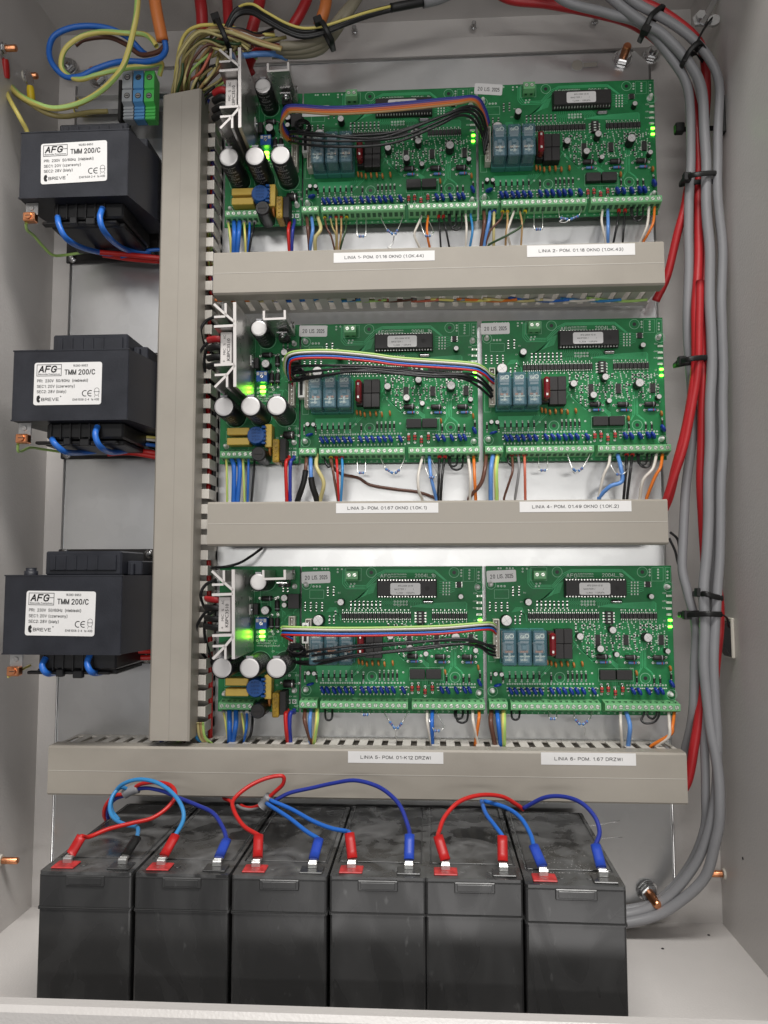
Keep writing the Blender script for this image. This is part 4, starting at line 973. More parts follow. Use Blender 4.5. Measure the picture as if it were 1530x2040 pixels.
    for x,yy,r in ((690,430,0),(797,505,1),(735,690,1),(798,690,1)): q=L4(x,yy,3); put('power_diode',ax,t,(q[0],0,q[1]),None,(0,math.pi/2,0) if r else None)
    ab=pm('power_diode',mk_axial(3.6,10,'chip','lead',h=4.5,lead=3)); q=L4(920,1320,5); put('power_diode',ab,t,(q[0],0,q[1]))
    q=L4(965,460,8); m=MB().mat('chip'); m.box(q[0]-5,q[0]+5,-8,-.1,q[1]-6.5,q[1]+6.5,b=.3); part('relay',m,t)
    q=L4(628,690,10); m=MB().mat('bluebox'); m.box(q[0]-5,q[0]+5,-10,-.1,q[1]-5,q[1]+5,b=.3); m.mat('steel').lathe((q[0],-10,q[1]),(q[0],-10.6,q[1]),[(0,1.8),(.5,1.6)],14); m.mat('ink').strip([(q[0]-1,q[1]-1),(q[0]+1,q[1]+1)],.4,-10.7)
    m.mat('label_grey').box(q[0]-4.6,q[0]-2.2,-10.15,-9.9,q[1]+1,q[1]+4); m.box(q[0]+2.2,q[0]+4.6,-10.15,-9.9,q[1]+1,q[1]+4); m.box(q[0]-1.5,q[0]+1.5,-10.15,-9.9,q[1]+2.4,q[1]+3.6); part('trimmer',m,t)
    for yy in (778,826): q=L4(640,yy,2); l=put('status_lamp',G['led2'],t,(q[0],-.4,q[1]),'lit yellow green lamp'); l.scale=(1.35,2.4,1.15)
    q=L4(640,868,2); put('status_lamp',G['ledoff'],t,(q[0],0,q[1]))
    for x,yy,hw,hh,h in ((375,1300,10.2,3.2,13),(375,1410,10.2,3.2,13),(698,1355,3.1,10.4,13)):
        q=L4(x,yy,h); m=MB().mat('yellow_cap'); m.box(q[0]-hw,q[0]+hw,-h,-.1,q[1]-hh,q[1]+hh,b=.5); part('film_capacitor',m,t)
    q=L4(565,1365,18); m=MB().mat('bluebox'); m.lathe((q[0],-.1,q[1]),(q[0],-18,q[1]),[(0,8),(2,8.4),(16,8.4),(18,7.4)],16)
    for k in range(5): m.box(q[0]+5,q[0]+8.6,-17.5,-12,q[1]-8+k*3.6,q[1]-6+k*3.6,b=.3)
    m.mat('silk_dim')
    m.mat('ink')
    for k,tx in enumerate(('AFG','230/20','50Hz','T2A')): m.text(tx,q[0]-4,q[1]+4-k*3,1.8,-18.1,width=8)
    part('choke',m,t)
    q=L4(592,1605,26); m=MB().mat('black'); m.lathe((q[0],-.1,q[1]),(q[0],-26,q[1]),[(0,6.8),(22,6.2),(22.2,6.6),(25.3,6.4),(26,5.8)],22); m.mat('black_dull').lathe((q[0],-26,q[1]),(q[0],-26.3,q[1]),[(0,4.2),(.3,4)],18); m.mat('ink').box(q[0]-3.8,q[0]+3.8,-26.7,-26.2,q[1]-.5,q[1]+.5); part('fuse_holder',m,t)
    q=L4(778,1545,19); m=MB().mat('goldfilm'); m.box(q[0]-3,q[0]+2.8,-19,-1,q[1]-10.5,q[1]+10.5,b=.8)
    for k in range(5): m.lathe((q[0],-19,q[1]-8+k*4),(q[0],-19.6,q[1]-8+k*4),[(0,1.6),(.5,1.2)],10)
    part('film_capacitor',m,t)
    q=L4(850,1510,16); m=MB().mat('black_dull'); m.box(q[0]-2.5,q[0]+3,-16,-.3,q[1]-11,q[1]+9,b=.4); part('relay',m,t)
    q=L4(715,1500,9); m=MB().mat('orange_cap'); m.lathe((q[0]-1,-6,q[1]),(q[0]+1,-6,q[1]),[(0,4),(1,5.2),(2,4)],18); part('varistor',m,t)
    m=MB().mat('silk')
    for x in (915,975): q=L4(x,1505); m.box(q[0]-1.9,q[0]+1.9,-.25,-.06,q[1]-1.9,q[1]+1.9); 
    m.mat('chip')
    for x in (915,975): q=L4(x,1505); m.ring(q[0],q[1],.5,1.2,-.3,12)
    part('solder_pad',m,t)
    q=L4(218,1550,13); put('terminal_block',G['t6'],t,(q[0],0,q[1]+4.45))
    for x,yy in ((240,1425),(968,1395),(970,305)): q=L4(x,yy,4); put('plastic_standoff',G['so'],t,(q[0],0,q[1]))
    q=L4(950,650,9); put('header',G['header'],t,(q[0],0,q[1]-14))
    R90=(0,math.pi/2,0); rnd=random.Random(5)
    for x,yy in ((862,290),(908,290),(862,340),(908,340),(880,250),(930,250),(700,640),(700,700),(600,640)): q=L4(x,yy); put('chip_resistor',G['chip'],t,(q[0],0,q[1]))
    return t
pb0=power_board()
pl_={'a':('top row power board under the brown and yellow wire bundle',-189.5,453.5),'b':('middle row power board beside the second duct finger strip',-190.5,229.3),'c':('bottom row power board, its red and blue wires running to the lowest duct',-188.5,6.7)}
PB={}
for i,k in enumerate('abc'):
    o=pb0 if i==0 else copy_tree(pb0); o.location=Vector((pl_[k][1],-BD,pl_[k][2]))*S; o['label']=pl_[k][0]; PB[k]=o

# ------------------------------------------------------------------ wires from the terminals down into the ducts
ORD=['first','second','third','fourth','fifth','sixth','seventh','eighth','ninth','tenth','eleventh','twelfth']
WN=dict(blue='blue',lightblue='pale blue',darkblue='dark blue',red='red',brown='brown',tan='tan',olive='olive brown',orange='orange',white='white',grey='grey',salmon='salmon pink',yg='yellow and green',skyblue='sky blue',black='black',darkgreen='dark green',cream='cream coloured',palegreen='pale green',yellow='yellow',violet='violet')
def draw_wire(mb,pts,r,col):
    if col=='yg': two_tone(mb,pts,r,'w_yellow','w_palegreen',.05)
    else: mb.mat('w_'+col).tube(pts,r,9)
def drop(where,grp,i,pts,col,r=1.1,ferr=None,sleeve=None,dz=(17,22),extra=''):
    """pts in photo pixels from terminal to duct; ferr: colour of the crimp ferrule; sleeve: index fraction where black tubing starts"""
    n=len(pts); Q=[]
    for k,p in enumerate(pts):
        if len(p)==3: Q.append(P(*p))
        else: 
            t=k/(n-1); Q.append(P(p[0],p[1],dz[0]+(dz[1]-dz[0])*t+10*math.sin(t*math.pi)))
    Q=spline(Q,8); o=Q[0].copy(); Q=[q-o for q in Q]
    lab=f'{WN[col]} wire, {ORD[i]} from left under the {where}'
    t=empty('wire',o,lab,'wire',grp)
    m=MB(); k=int(len(Q)*sleeve) if sleeve else len(Q)-1
    draw_wire(m,Q[:k+1],r,col); part('insulation',m,t)
    if ferr:
        m=MB().mat('ferr_'+ferr); d=(Q[2]-Q[0]).normalized(); m.lathe(Q[0]-d*.5,Q[0]+d,[(0,r*1.35),(1.5,r*1.7),(5.2,r*1.75),(7.0,r*1.5)],12); part('ferrule',m,t)
    if sleeve:
        m=MB().mat('tie'); m.tube(Q[k-1:],r*1.55,10); part('sleeve',m,t)
    return t
def cs(ox,oy,s,pts): return [(ox+p[0]/s,oy+p[1]/s)+tuple(p[2:]) for p in pts]
def batch(where,grp,ox,oy,s,ytop,ybot,rows,endd=26):
    for i,rw in enumerate(rows):
        x0,mids,x1,col=rw[:4]; kw=rw[4] if len(rw)>4 else {}
        pts=[(x0,ytop-12,15),(x0,ytop+14,19)]+[(a,b) for a,b in mids]+[(x1,ybot-8,endd-2),(x1,ybot+30,endd-4)]
        q=[]; n=len(pts)
        for k,p in enumerate(cs(ox,oy,s,pts)):
            if len(p)==3: q.append(p)
            else: q.append((p[0],p[1],30))
        drop(where,grp,i,q,col,**kw)
g1='wires from the power boards'
F=dict(ferr='grey')
batch('top power board',g1,380,60,4.435,1690,1960,[(330,[(345,1800)],355,'yg',dict(r=1.1,ferr='grey')),(382,[(385,1800)],380,'blue',dict(r=2.1)),(430,[(425,1800)],412,'blue',dict(r=2.1)),(472,[(478,1800)],485,'yg',dict(r=1.1,ferr='grey')),(520,[(517,1800)],505,'blue',dict(r=1.1,ferr='grey')),(562,[(540,1810)],515,'black',dict(r=1.1,ferr='grey')),(872,[(862,1780)],870,'red',dict(r=1.5)),(915,[(900,1780)],893,'darkblue',dict(r=1.5))])
batch('middle power board',g1,420,590,5.515,1775,2245,[(170,[(175,1900)],180,'yg',dict(r=1.1,ferr='grey')),(228,[(255,1900)],250,'blue',dict(r=2.1)),(305,[(320,1900)],295,'blue',dict(r=2.1)),(355,[(357,1900)],370,'yg',dict(r=1.1,ferr='grey')),(415,[(413,1900)],405,'blue',dict(r=1.1,ferr='grey')),(480,[(475,1900)],448,'black',dict(r=1.1,ferr='grey')),(858,[(825,1850)],835,'red',dict(r=1.6)),(912,[(875,1850)],872,'darkblue',dict(r=1.6))])
batch('bottom power board',g1,400,1110,5.232,1605,1935,[(240,[(255,1700)],285,'yg',dict(r=1.0,ferr='grey')),(298,[(300,1750)],298,'blue',dict(r=2.2)),(368,[(365,1750)],335,'blue',dict(r=2.2)),(425,[(440,1720)],465,'yg',dict(r=1.0,ferr='grey')),(480,[(478,1760)],450,'blue',dict(r=1.2,ferr='grey')),(538,[(535,1760),(515,1860)],470,'black',dict(r=1.2)),(905,[(885,1640),(892,1800)],905,'red',dict(r=1.9)),(972,[(935,1630),(925,1760)],935,'darkblue',dict(r=1.9))])
g2='wires from the line boards'
batch('top left line board',g2,590,380,3.923,200,468,[(85,[(92,300)],105,'brown',dict(r=1.5)),(122,[(130,300),(120,370)],108,'lightblue',dict(r=1.6)),(172,[(192,300),(150,370)],150,'cream',dict(r=1.7)),(225,[(240,290),(275,360)],300,'brown',dict(ferr='yellow',r=.9)),(268,[(285,290),(312,350)],312,'olive',dict(ferr='blue',r=.9)),(312,[(316,300)],322,'tan',dict(ferr='red',r=.9)),
 (352,[(352,320)],338,'tan',dict(ferr='red',r=.9)),(394,[(385,310),(362,390)],345,'darkgreen',dict(ferr='yellow',r=.9)),(975,[(945,280),(925,350)],972,'white',dict(r=1.1)),(1030,[(1022,290),(1030,380)],1048,'orange',dict(r=1.1)),(1115,[(1122,300)],1132,'black',dict(ferr='red',r=.9)),(1152,[(1170,300)],1200,'black',dict(ferr='red',r=.9))])
batch('right side of the top left line board','white and blue pair wires',590,380,3.923,185,468,[(1325,[(1332,300)],1325,'white',dict(r=1.1)),(1365,[(1378,310)],1355,'skyblue',dict(r=1.1))])
batch('top right line board',g2,960,360,4.026,240,520,[(17,[(20,340)],-5,'brown',dict(r=1.7)),(64,[(55,340)],20,'lightblue',dict(r=1.6)),(98,[(95,350)],95,'cream',dict(ferr='blue',r=1.3)),(165,[(150,310),(70,400)],30,'brown',dict(ferr='yellow',r=1.0)),(205,[(205,340),(195,420)],190,'tan',dict(ferr='yellow',r=1.0)),(255,[(225,340),(205,420)],225,'white',dict(r=1.1)),(306,[(322,350)],315,'tan',dict(r=.9)),(345,[(320,360),(200,440)],60,'darkgreen',dict(ferr='yellow',r=1.0)),
 (966,[(962,340)],1000,'white',dict(r=1.1)),(1010,[(1012,380)],1010,'lightblue',dict(r=1.5)),(1098,[(1085,350)],1052,'black',dict(ferr='red',r=1.0)),(1148,[(1138,380)],1128,'black',dict(ferr='red',r=1.0))])
batch('right side of the top right line board','white and orange pair wires',960,360,4.026,205,500,[(1340,[(1325,360)],1272,'white',dict(r=1.2)),(1385,[(1370,350)],1295,'orange',dict(r=1.2))])
batch('middle left line board',g2,590,620,3.923,1130,1478,[(80,[(78,1200),(60,1330)],15,'brown',dict(r=1.7,sleeve=.5)),(114,[(114,1230),(122,1340)],160,'lightblue',dict(r=1.8,sleeve=.55)),(160,[(160,1220),(215,1340)],190,'cream',dict(r=1.8)),(274,[(290,1260)],325,'brown',dict(ferr='yellow',r=1.2)),(315,[(322,1260)],332,'red',dict(ferr='red',r=1.2)),(358,[(362,1260)],350,'skyblue',dict(ferr='red',r=1.2)),
 (986,[(955,1280),(958,1400)],985,'white',dict(r=1.3)),(1040,[(1055,1300)],1095,'lightblue',dict(r=1.5)),(1120,[(1115,1300)],1108,'black',dict(ferr='red',r=1.2)),(1160,[(1140,1300)],1130,'black',dict(ferr='red',r=1.2))])
batch('right side of the middle left line board','white and orange pair wires',590,620,3.923,1130,1478,[(1345,[(1362,1300)],1358,'white',dict(r=1.4)),(1388,[(1395,1300)],1403,'orange',dict(r=1.4))])
batch('middle right line board',g2,950,620,3.923,1110,1460,[(72,[(62,1240),(30,1350)],-55,'brown',dict(r=1.8)),(126,[(110,1240)],108,'lightblue',dict(r=2.0)),(162,[(150,1250)],155,'yg',dict(r=1.9)),(275,[(280,1240),(255,1330)],215,'brown',dict(ferr='red',r=1.1)),(322,[(330,1240)],300,'grey',dict(ferr='red',r=1.2)),(372,[(375,1240)],378,'salmon',dict(ferr='red',r=1.2)),
 (1040,[(1030,1200),(990,1290)],955,'white',dict(r=1.3)),(1100,[(1125,1220),(1132,1330),(1040,1370)],960,'lightblue',dict(r=1.8)),(1170,[(1165,1250)],1148,'black',dict(ferr='red',r=1.2)),(1214,[(1200,1250)],1175,'black',dict(ferr='red',r=1.2))])
batch('right side of the middle right line board','white and orange pair wires',950,620,3.923,1110,1460,[(1402,[(1375,1230),(1300,1320)],1275,'white',dict(r=1.4)),(1450,[(1435,1220),(1390,1300)],1330,'orange',dict(r=1.4))])
batch('bottom left line board',g2,600,1110,3.923,1195,1458,[(30,[(30,1290)],78,'brown',dict(r=1.8)),(76,[(68,1270)],70,'lightblue',dict(r=1.7)),(125,[(122,1290)],100,'yg',dict(r=1.8)),(985,[(985,1290)],1015,'white',dict(r=1.2)),(1025,[(1022,1300)],1026,'blue',dict(r=1.7)),(1340,[(1345,1290)],1378,'white',dict(r=1.4)),(1390,[(1388,1270)],1362,'orange',dict(r=1.4))])
batch('bottom right line board',g2,950,1120,3.732,1105,1372,[(107,[(105,1200)],135,'brown',dict(r=2.1)),(152,[(160,1200)],178,'blue',dict(r=2.0)),(200,[(200,1200)],200,'yg',dict(r=2.1)),(1068,[(1070,1210)],1080,'white',dict(r=1.3)),(1112,[(1138,1220)],1125,'lightblue',dict(r=1.9)),(1425,[(1432,1210),(1425,1300)],1330,'white',dict(r=1.4)),(1468,[(1455,1220),(1440,1280)],1300,'orange',dict(r=1.4))])
# the long brown wire wandering across the plate below the middle left board
m=MB(); m.mat('w_brown').tube(spline(PP([(659,909,18),(661,925,24),(677,943,14),(714,952,6),(738,966,6),(792,975,6),(832,980,6),(868,993,12),(876,1004,20)]),8),1.35,9)
o=solo('wire',m,'long brown wire wandering across the plate below the middle left board','wire',g2)
# ---- wire link loops at the terminals
def loop(pts,label,r=.95,col='black',group='short wire links in the terminals'):
    m=MB().mat('w_'+col); q=spline(PP(pts),8); m.tube(q,r,8); solo('wire_link',m,label,'wire link',group)
def uloop(x0,x1,y0,y1,d0=16,d1=26):
    w=(x1-x0); return [(x0,y0-4,d0),(x0,y0+(y1-y0)*.45,(d0+d1)/2),(x0+w*.12,y1-(y1-y0)*.14,d1),(x0+w*.5,y1,d1),(x1-w*.12,y1-(y1-y0)*.14,d1),(x1,y0+(y1-y0)*.45,(d0+d1)/2),(x1,y0-4,d0)]
WH={'1l':('top left line board',894,909,920,426,452,458),'1r':('top right line board',1257,1270,1281,410,432,440),'2l':('middle left line board',894,911,922,908,929,936),'2r':('middle right line board',1270,1289,1298,900,926,931),'3l':('bottom left line board',906,922,932,1414,1432,1440),'3r':('bottom right line board',1281,1300,1312,1412,1432,1441)}
for k,(nm,a,b,c,y0,y1,y2) in WH.items():
    if k=='3r':
        loop([(1284,1410,17),(1283,1422,24),(1278,1434,28),(1286,1441,30),(1304,1438,30),(1313,1424,24),(1312,1408,17)],'untidy black outer wire link under the bottom right line board')
        loop([(1292,1410,17),(1290,1424,28),(1300,1432,30),(1308,1422,24),(1306,1408,17)],'small black inner wire link under the bottom right line board')
        continue
    loop(uloop(a,b,y0,y1),f'black inner wire link hanging under the {nm}'); loop(uloop(a+3,c,y0,y2,16,30),f'black outer wire link hanging under the {nm}')
loop(uloop(648,662,1414,1435),'single black wire link left under the bottom left line board'); loop(uloop(1019,1035,1414,1434),'single black wire link left under the bottom right line board')
loop([(646,908,16),(648,920,22),(654,930,24),(661,927,22)],'short black wire bent left under the middle left line board'); loop([(1012,902,16),(1012,918,22),(1018,927,24),(1022,926,22)],'short black wire bent left under the middle right line board')
# ---- end-of-line resistors
def resist(name,where,bodies,leads,label):
    o=P(*leads[0][0]); t=empty(name,o,label,'resistor','resistors on bare leads at the terminals')
    for L in leads:
        m=MB().mat('lead'); m.tube([q-o for q in spline(PP(L),6)],.48,6); part('lead',m,t)
    for a,b in bodies:
        A,B=P(*a)-o,P(*b)-o; L=(B-A).length; m=MB().mat('resbody')
        m.lathe(A,B,[(0,.7),(.5,1.25),(1.3,1.25),(1.6,1.0),(L-1.6,1.0),(L-1.3,1.25),(L-.5,1.25),(L,.7)],12)
        for f_,c in ((.3,'ferr_red'),(.45,'ink'),(.6,'w_white')): m.mat(c).lathe(A.lerp(B,f_),B,[(0,1.04),(.35,1.04)],12)
        part('body',m,t)
RS={'1l':(711,729,438,471,30,20),'1r':(1064,1081,427,457,30,20),'2l':(712,728,913,942,24,20),'2r':(1073,1091,915,937,24,20),'3l':(720,737,1416,1424,24,20),'3r':(1093,1109,1424,1432,24,20)}
for k,(a,b,y0,y1,d,_) in RS.items():
    nm=WH[k][0]; xm=(a+b)/2
    resist('resistor',nm,[((xm-5.5,y1,d),(xm+5.5,y1,d))],[[(a,y0-6,16),(a,(y0+y1)/2,d-3),(a+.5,y1-2,d),(a+4,y1,d)],[(b,y0-6,16),(b,(y0+y1)/2,d-3),(b-.5,y1-2,d),(b-4,y1,d)]],f'single small blue resistor hanging on long leads under the {nm}')
VS={'1l':(759,802,432,(771,458),(785,468),(792,458),[(785,470),(782,485),(773,493),(780,494)]),'1r':(1112,1159,415,(1116,434),(1134,438),(1153,430),[(1134,438),(1126,443),(1114,441),(1124,437)]),
 '2l':(758,806,910,(768,934),(785,944),(796,936),[(783,942),(786,946)]),'2r':(1130,1175,903,(1141,934),(1150,940),(1161,932),[(1150,940),(1140,937),(1146,944)]),
 '3l':(766,811,1418,(776,1437),(789,1453),(801,1440),[(789,1452),(788,1462),(790,1472),(789,1480)]),'3r':(1143,1178,1424,(1146,1433),(1158,1445),(1171,1436),[(1158,1444),(1165,1452),(1165,1463)])}
for k,(a,b,y0,pa,pm_,pb2,tail) in VS.items():
    nm=WH[k][0]; d=30
    A=(pa[0],pa[1],d); M_=(pm_[0]-2,pm_[1]-1,d); M2=(pm_[0]+2,pm_[1]-1,d); B=(pb2[0],pb2[1],d)
    resist('resistor_pair',nm,[(A,M_),(B,M2)],[[(a,y0-6,16),(a+1,y0+5,24),(A[0]-2,A[1]-4,d),A],[(b,y0-6,16),(b-1,y0+5,24),(B[0]+2,B[1]-4,d),B],[M_,(pm_[0],pm_[1]+2,d)]+[(x,y,d-3) for x,y in tail],[M2,(pm_[0],pm_[1]+2,d)]],f'two blue resistors twisted into a V under the {nm}')
for k,(x0,x1,x2,y0,y1,c) in {'1l':(838,848,860,428,470,0),'2l':(846,853,867,908,951,0),'2r':(1215,1235,1244,903,945,0),'3l':(854,862,880,1412,1456,0)}.items():
    nm=WH[k][0]; xm=(x0+x2)/2+2
    resist('resistor',nm,[((xm-4,y1,32),(xm+7,y1,32))],[[(x0,y0-4,16),(x0+1,(y0+y1)/2,28),(xm-4,y1,32)],[(x0+8,y0-4,16),(x2+2,(y0+y1)/2+8,28),(x2+2,y1-4,32),(xm+7,y1,32)]],f'blue resistor looped on thin leads beside the blue wire, {nm}')

# ---- flat coloured harnesses between power board and line boards
def harness(label,cols,top,blk,endx,spread,pl0,pl1,cdrop):
    o=P(*top[0][:3]); t=empty('cable_harness',o,label,'cable harness','coloured and black harnesses')
    n=len(cols)
    for i,c in enumerate(cols):
        pts=[]
        for j,p in enumerate(top):
            off=spread[j]*i; pts.append(P(p[0]+(p[3] if len(p)>3 else 0)*i,p[1]+off,p[2]))
        m=MB(); m.mat('w_'+c).tube([q-o for q in spline(pts,9)],1.0,9); part('ribbon_strand',m,t)
    for b_ in blk:
        m=MB().mat('wire_black'); m.tube([q-o for q in spline(PP(b_),9)],1.15,9); part('black_strand',m,t)
    return t,o
# bottom row
sp=[4.0,3.9,3.9,3.9,3.9,3.9,3.9,3.4,3.5,4.0]
hb,ho=harness('bottom row harness: flat green, white, black, blue and red ribbon with black wires',['palegreen','white','black','blue','red'],
 [(584,1262,18),(568,1254,30),(562,1249,42),(590,1249.5,50),(680,1251,50),(780,1250,50),(880,1247,50),(955,1241.5,46),(978,1241,36),(988,1247,24)],
 [[(572,1296,22),(590,1301,32),(640,1294,46),(700,1287,48),(760,1283,50),(860,1277,50),(930,1276,48),(968,1284,40),(986,1287,26)],
  [(576,1304,24),(600,1308,34),(660,1301,46),(720,1291,48),(800,1283,50),(900,1273,50),(945,1276,46),(975,1288,36),(986,1294,24)],
  [(572,1310,22),(590,1318,30),(640,1316,42),(700,1306,46),(780,1297,48),(860,1287,49),(920,1283,48),(955,1289,42),(975,1303,32),(987,1306,24)],
  [(576,1316,22),(605,1323,32),(640,1322,40),(690,1311,45),(760,1301,48),(850,1292,49),(905,1284,48),(950,1285,42),(970,1294,34),(986,1300,26)]],0,sp,0,0,0)
# middle row
sp2=[3.6,3.8,3.9,3.9,3.9,3.8,3.8,3.7,3.6,4.2]
hm,_=harness('middle row harness of green, white, black, blue and red ribbon with black wires',['palegreen','white','black','blue','red'],
 [(574,754,18,2.2),(566,735,32,3.0),(568,712,44,2.4),(580,702,50,1),(610,698,52),(665,698,52),(740,705,52),(800,713,52),(930,722,52),(962,731,46),(976,744,34),(982,752,24)][0:11]+[(984,748,24)],
 [[(580,738,26),(583,730,36),(600,729,44),(660,728,50),(740,730,50),(820,738,50),(900,744,50),(945,746,48),(965,760,38),(981,778,24)],
  [(578,744,26),(592,743,38),(640,738,48),(700,733,50),(780,738,50),(860,746,50),(925,748,50),(958,762,40),(980,785,24)],
  [(578,752,24),(595,752,36),(640,748,46),(700,740,50),(760,742,50),(850,750,50),(915,753,48),(950,768,40),(978,792,24)],
  [(576,762,24),(592,758,34),(650,748,46),(720,738,50),(790,743,50),(880,748,50),(940,756,46),(968,770,34),(981,790,24)]],0,[3.6,3.8,3.9,3.9,3.9,3.9,3.8,3.7,3.6,3.6,3.6,4.2],0,0,0)
# top row
sp3=[2.8,2.5,2.8,3.3,3.5,3.6,3.7,3.4,2.4,2.6,3.4]
ht,_=harness('top row harness: blue, violet, red, orange and tan ribbon arching right with black wires',['darkblue','violet','salmon','orange','tan'],
 [(592,276,16,-2.5),(572,262,28,-2),(562,238,40,-.6),(566,216,48,1.5),(585,209,52,.6),(660,213,54),(760,208,54),(900,195,54),(948,193,50,-1.5),(966,215,38,-2.2),(975,245,26,-2)],
 [[(577,268,26),(590,266,38),(640,271,48),(720,270,50),(790,262,52),(880,232,54),(925,217,52),(952,226,44),(966,262,28),(970,292,24)],
  [(578,274,26),(592,276,38),(650,281,48),(730,280,50),(800,272,52),(880,240,54),(920,223,52),(946,230,44),(963,268,28),(968,300,24)],
  [(576,282,24),(600,287,38),(660,292,48),(740,291,50),(800,280,52),(875,249,54),(915,230,52),(942,238,44),(960,272,28),(966,308,24)],
  [(575,262,26),(592,262,38),(640,267,48),(700,275,50),(770,272,52),(870,236,54),(930,212,52),(957,222,44),(969,255,28),(972,285,24)]],0,sp3,0,0,0)
# bunched coils where each harness folds back over the board gap
def coil(t,cx,cy,n,rx,ry,d):
    o=t.location/S
    for i in range(n):
        pts=[]
        for k in range(11):
            q=2*math.pi*k/10+i*.5; pts.append(P(cx+rx*math.cos(q)+(i-n/2)*.8,cy+ry*math.sin(q)*(1-.06*i)+i*2.2,d-2*i+3*math.sin(q*1.3+i)))
        m=MB().mat('wire_black'); m.tube([p-o for p in spline(pts,4)],1.1,7); part('black_strand',m,t)
coil(hm,594,742,5,13,11,36); coil(hb,592,1292,5,16,9,34); coil(ht,604,250,3,14,11,36)
for k,(hx,hy,r0) in {'m':(604,778,0),'b':(612,1260,0),'t':(612,298,0)}.items():
    t={'m':hm,'b':hb,'t':ht}[k]; o=t.location/S; q=P(hx,hy,BD); m=MB(); m.X=Matrix.Translation(q-o); m.mat('white').box(-3,3,-11,-1,-9,9,b=.4); m.mat('ink').box(-1.4,1.4,-11.1,-10.8,-7,7); part('plug',m,t)
for k in ('1l','1r','2l','2r','3l','3r'): pass

# ------------------------------------------------------------------ heavy cables on the right
def cable(name,pts,r,col,label,cat='cable',group=None,n=12):
    q=spline(PP(pts),9)
    if r>3: q=[p+Vector((noise.noise(p*.02+Vector((r,0,9)))*2.2,0,noise.noise(p*.02)*1.2)) for p in q]
    m=MB().mat(col); m.tube(q,r,n); return solo(name,m,label,cat,group)
gc='grey cables down the right side'
cable('grey_cable',[(1060,-60,60),(1125,0,58),(1210,27,55),(1268,42,53),(1300,68,50),(1332,108,48),(1364,158,46),(1376,216,45),(1380,308,44),(1376,400,44),(1372,500,42),(1370,600,40),(1372,700,34),(1380,830,30),(1378,900,30),(1366,1010,30),(1357,1120,30),(1368,1180,32),(1386,1254,34),(1386,1331,34),(1382,1400,32),(1374,1450,22),(1362,1500,12),(1352,1560,6)],4.0,'grey_cable','innermost grey cable, ending behind the bottom duct','cable',gc)
cable('grey_cable',[(1160,-60,62),(1218,-5,60),(1279,42,58),(1320,66,56),(1362,112,54),(1391,165,53),(1403,231,53),(1407,347,53),(1409,463,53),(1416,600,53),(1416,734,52),(1414,888,52),(1412,1010,52),(1408,1100,52),(1399,1177,52),(1403,1254,52),(1404,1331,50),(1414,1447,48),(1429,1524,48),(1432,1600,46),(1430,1666,42),(1405,1742,34),(1354,1795,25),(1303,1826,18),(1240,1840,14),(1180,1842,10)],4.3,'grey_cable','middle grey cable, outermost at the bottom bend','cable',gc)
cable('grey_cable',[(1190,-60,66),(1260,0,64),(1305,26,62),(1345,50,60),(1383,80,58),(1414,118,57),(1430,165,56),(1433,231,56),(1431,347,56),(1436,463,55),(1440,600,55),(1439,734,54),(1440,888,54),(1436,1020,54),(1432,1110,54),(1423,1216,54),(1424,1370,52),(1428,1486,48),(1424,1580,40),(1408,1660,34),(1378,1730,26),(1330,1788,18),(1270,1818,12),(1180,1828,8)],3.9,'grey_cable','outermost grey cable beside the right cabinet wall','cable',gc)
cable('grey_cable',[(1420,640,40),(1428,800,40),(1424,980,40),(1418,1120,40),(1416,1280,40),(1410,1400,38),(1402,1480,34),(1404,1580,30),(1400,1650,24),(1370,1730,16),(1310,1795,10),(1250,1812,6),(1190,1816,5)],3.6,'grey_cable','lower grey cable tucked behind the others at the bottom bend','cable',gc)
gr='red cables at the right side'
cable('red_cable',[(960,-40,40),(1010,-2,38),(1094,8,36),(1180,25,36),(1260,48,36),(1320,90,36),(1360,150,36),(1385,231,38),(1394,300,40),(1394,400,40),(1391,501,42),(1388,600,46),(1387,696,48),(1374,811,48),(1354,908,44),(1336,985,34),(1310,1035,24)],4.0,'red_cable','red cable entering the right side of the middle duct','cable',gr)
cable('red_cable',[(1200,-50,50),(1262,-5,52),(1318,22,52),(1376,64,50),(1400,100,46),(1404,160,36),(1402,300,36),(1403,500,40),(1401,600,42),(1399,734,44),(1399,888,40),(1402,1062,36),(1405,1180,36),(1408,1300,34),(1395,1408,34),(1381,1486,32),(1366,1560,24),(1340,1590,18)],4.0,'red_cable','red cable running down to the right side of the bottom duct','cable',gr)
cable('red_cable',[(1388,320,34),(1374,370,36),(1362,420,36),(1350,463,34),(1331,550,26),(1308,600,18)],3.6,'red_cable','short red cable entering the right side of the top duct','cable',gr)
cable('red_cable',[(1394,560,50),(1392,700,52),(1384,780,50),(1366,870,48),(1344,950,42),(1322,1018,30)],3.4,'red_cable','thinner red cable lying on the one that enters the middle duct','cable',gr)
cable('red_cable',[(1410,1090,30),(1424,1140,32),(1434,1195,34),(1436,1260,34),(1428,1340,34),(1416,1400,34)],3.2,'red_cable','red cable glimpsed behind the outermost grey cable','cable',gr)
cable('black_wire',[(1335,1060,20),(1350,1075,20),(1355,1105,24),(1362,1140,24),(1368,1180,20)],1.1,'wire_black','thin black wire right of the middle duct end','wire')
cable('black_wire',[(1333,1072,20),(1345,1098,20),(1352,1125,22),(1366,1150,20)],1.1,'wire_black','second thin black wire below the middle duct end','wire')
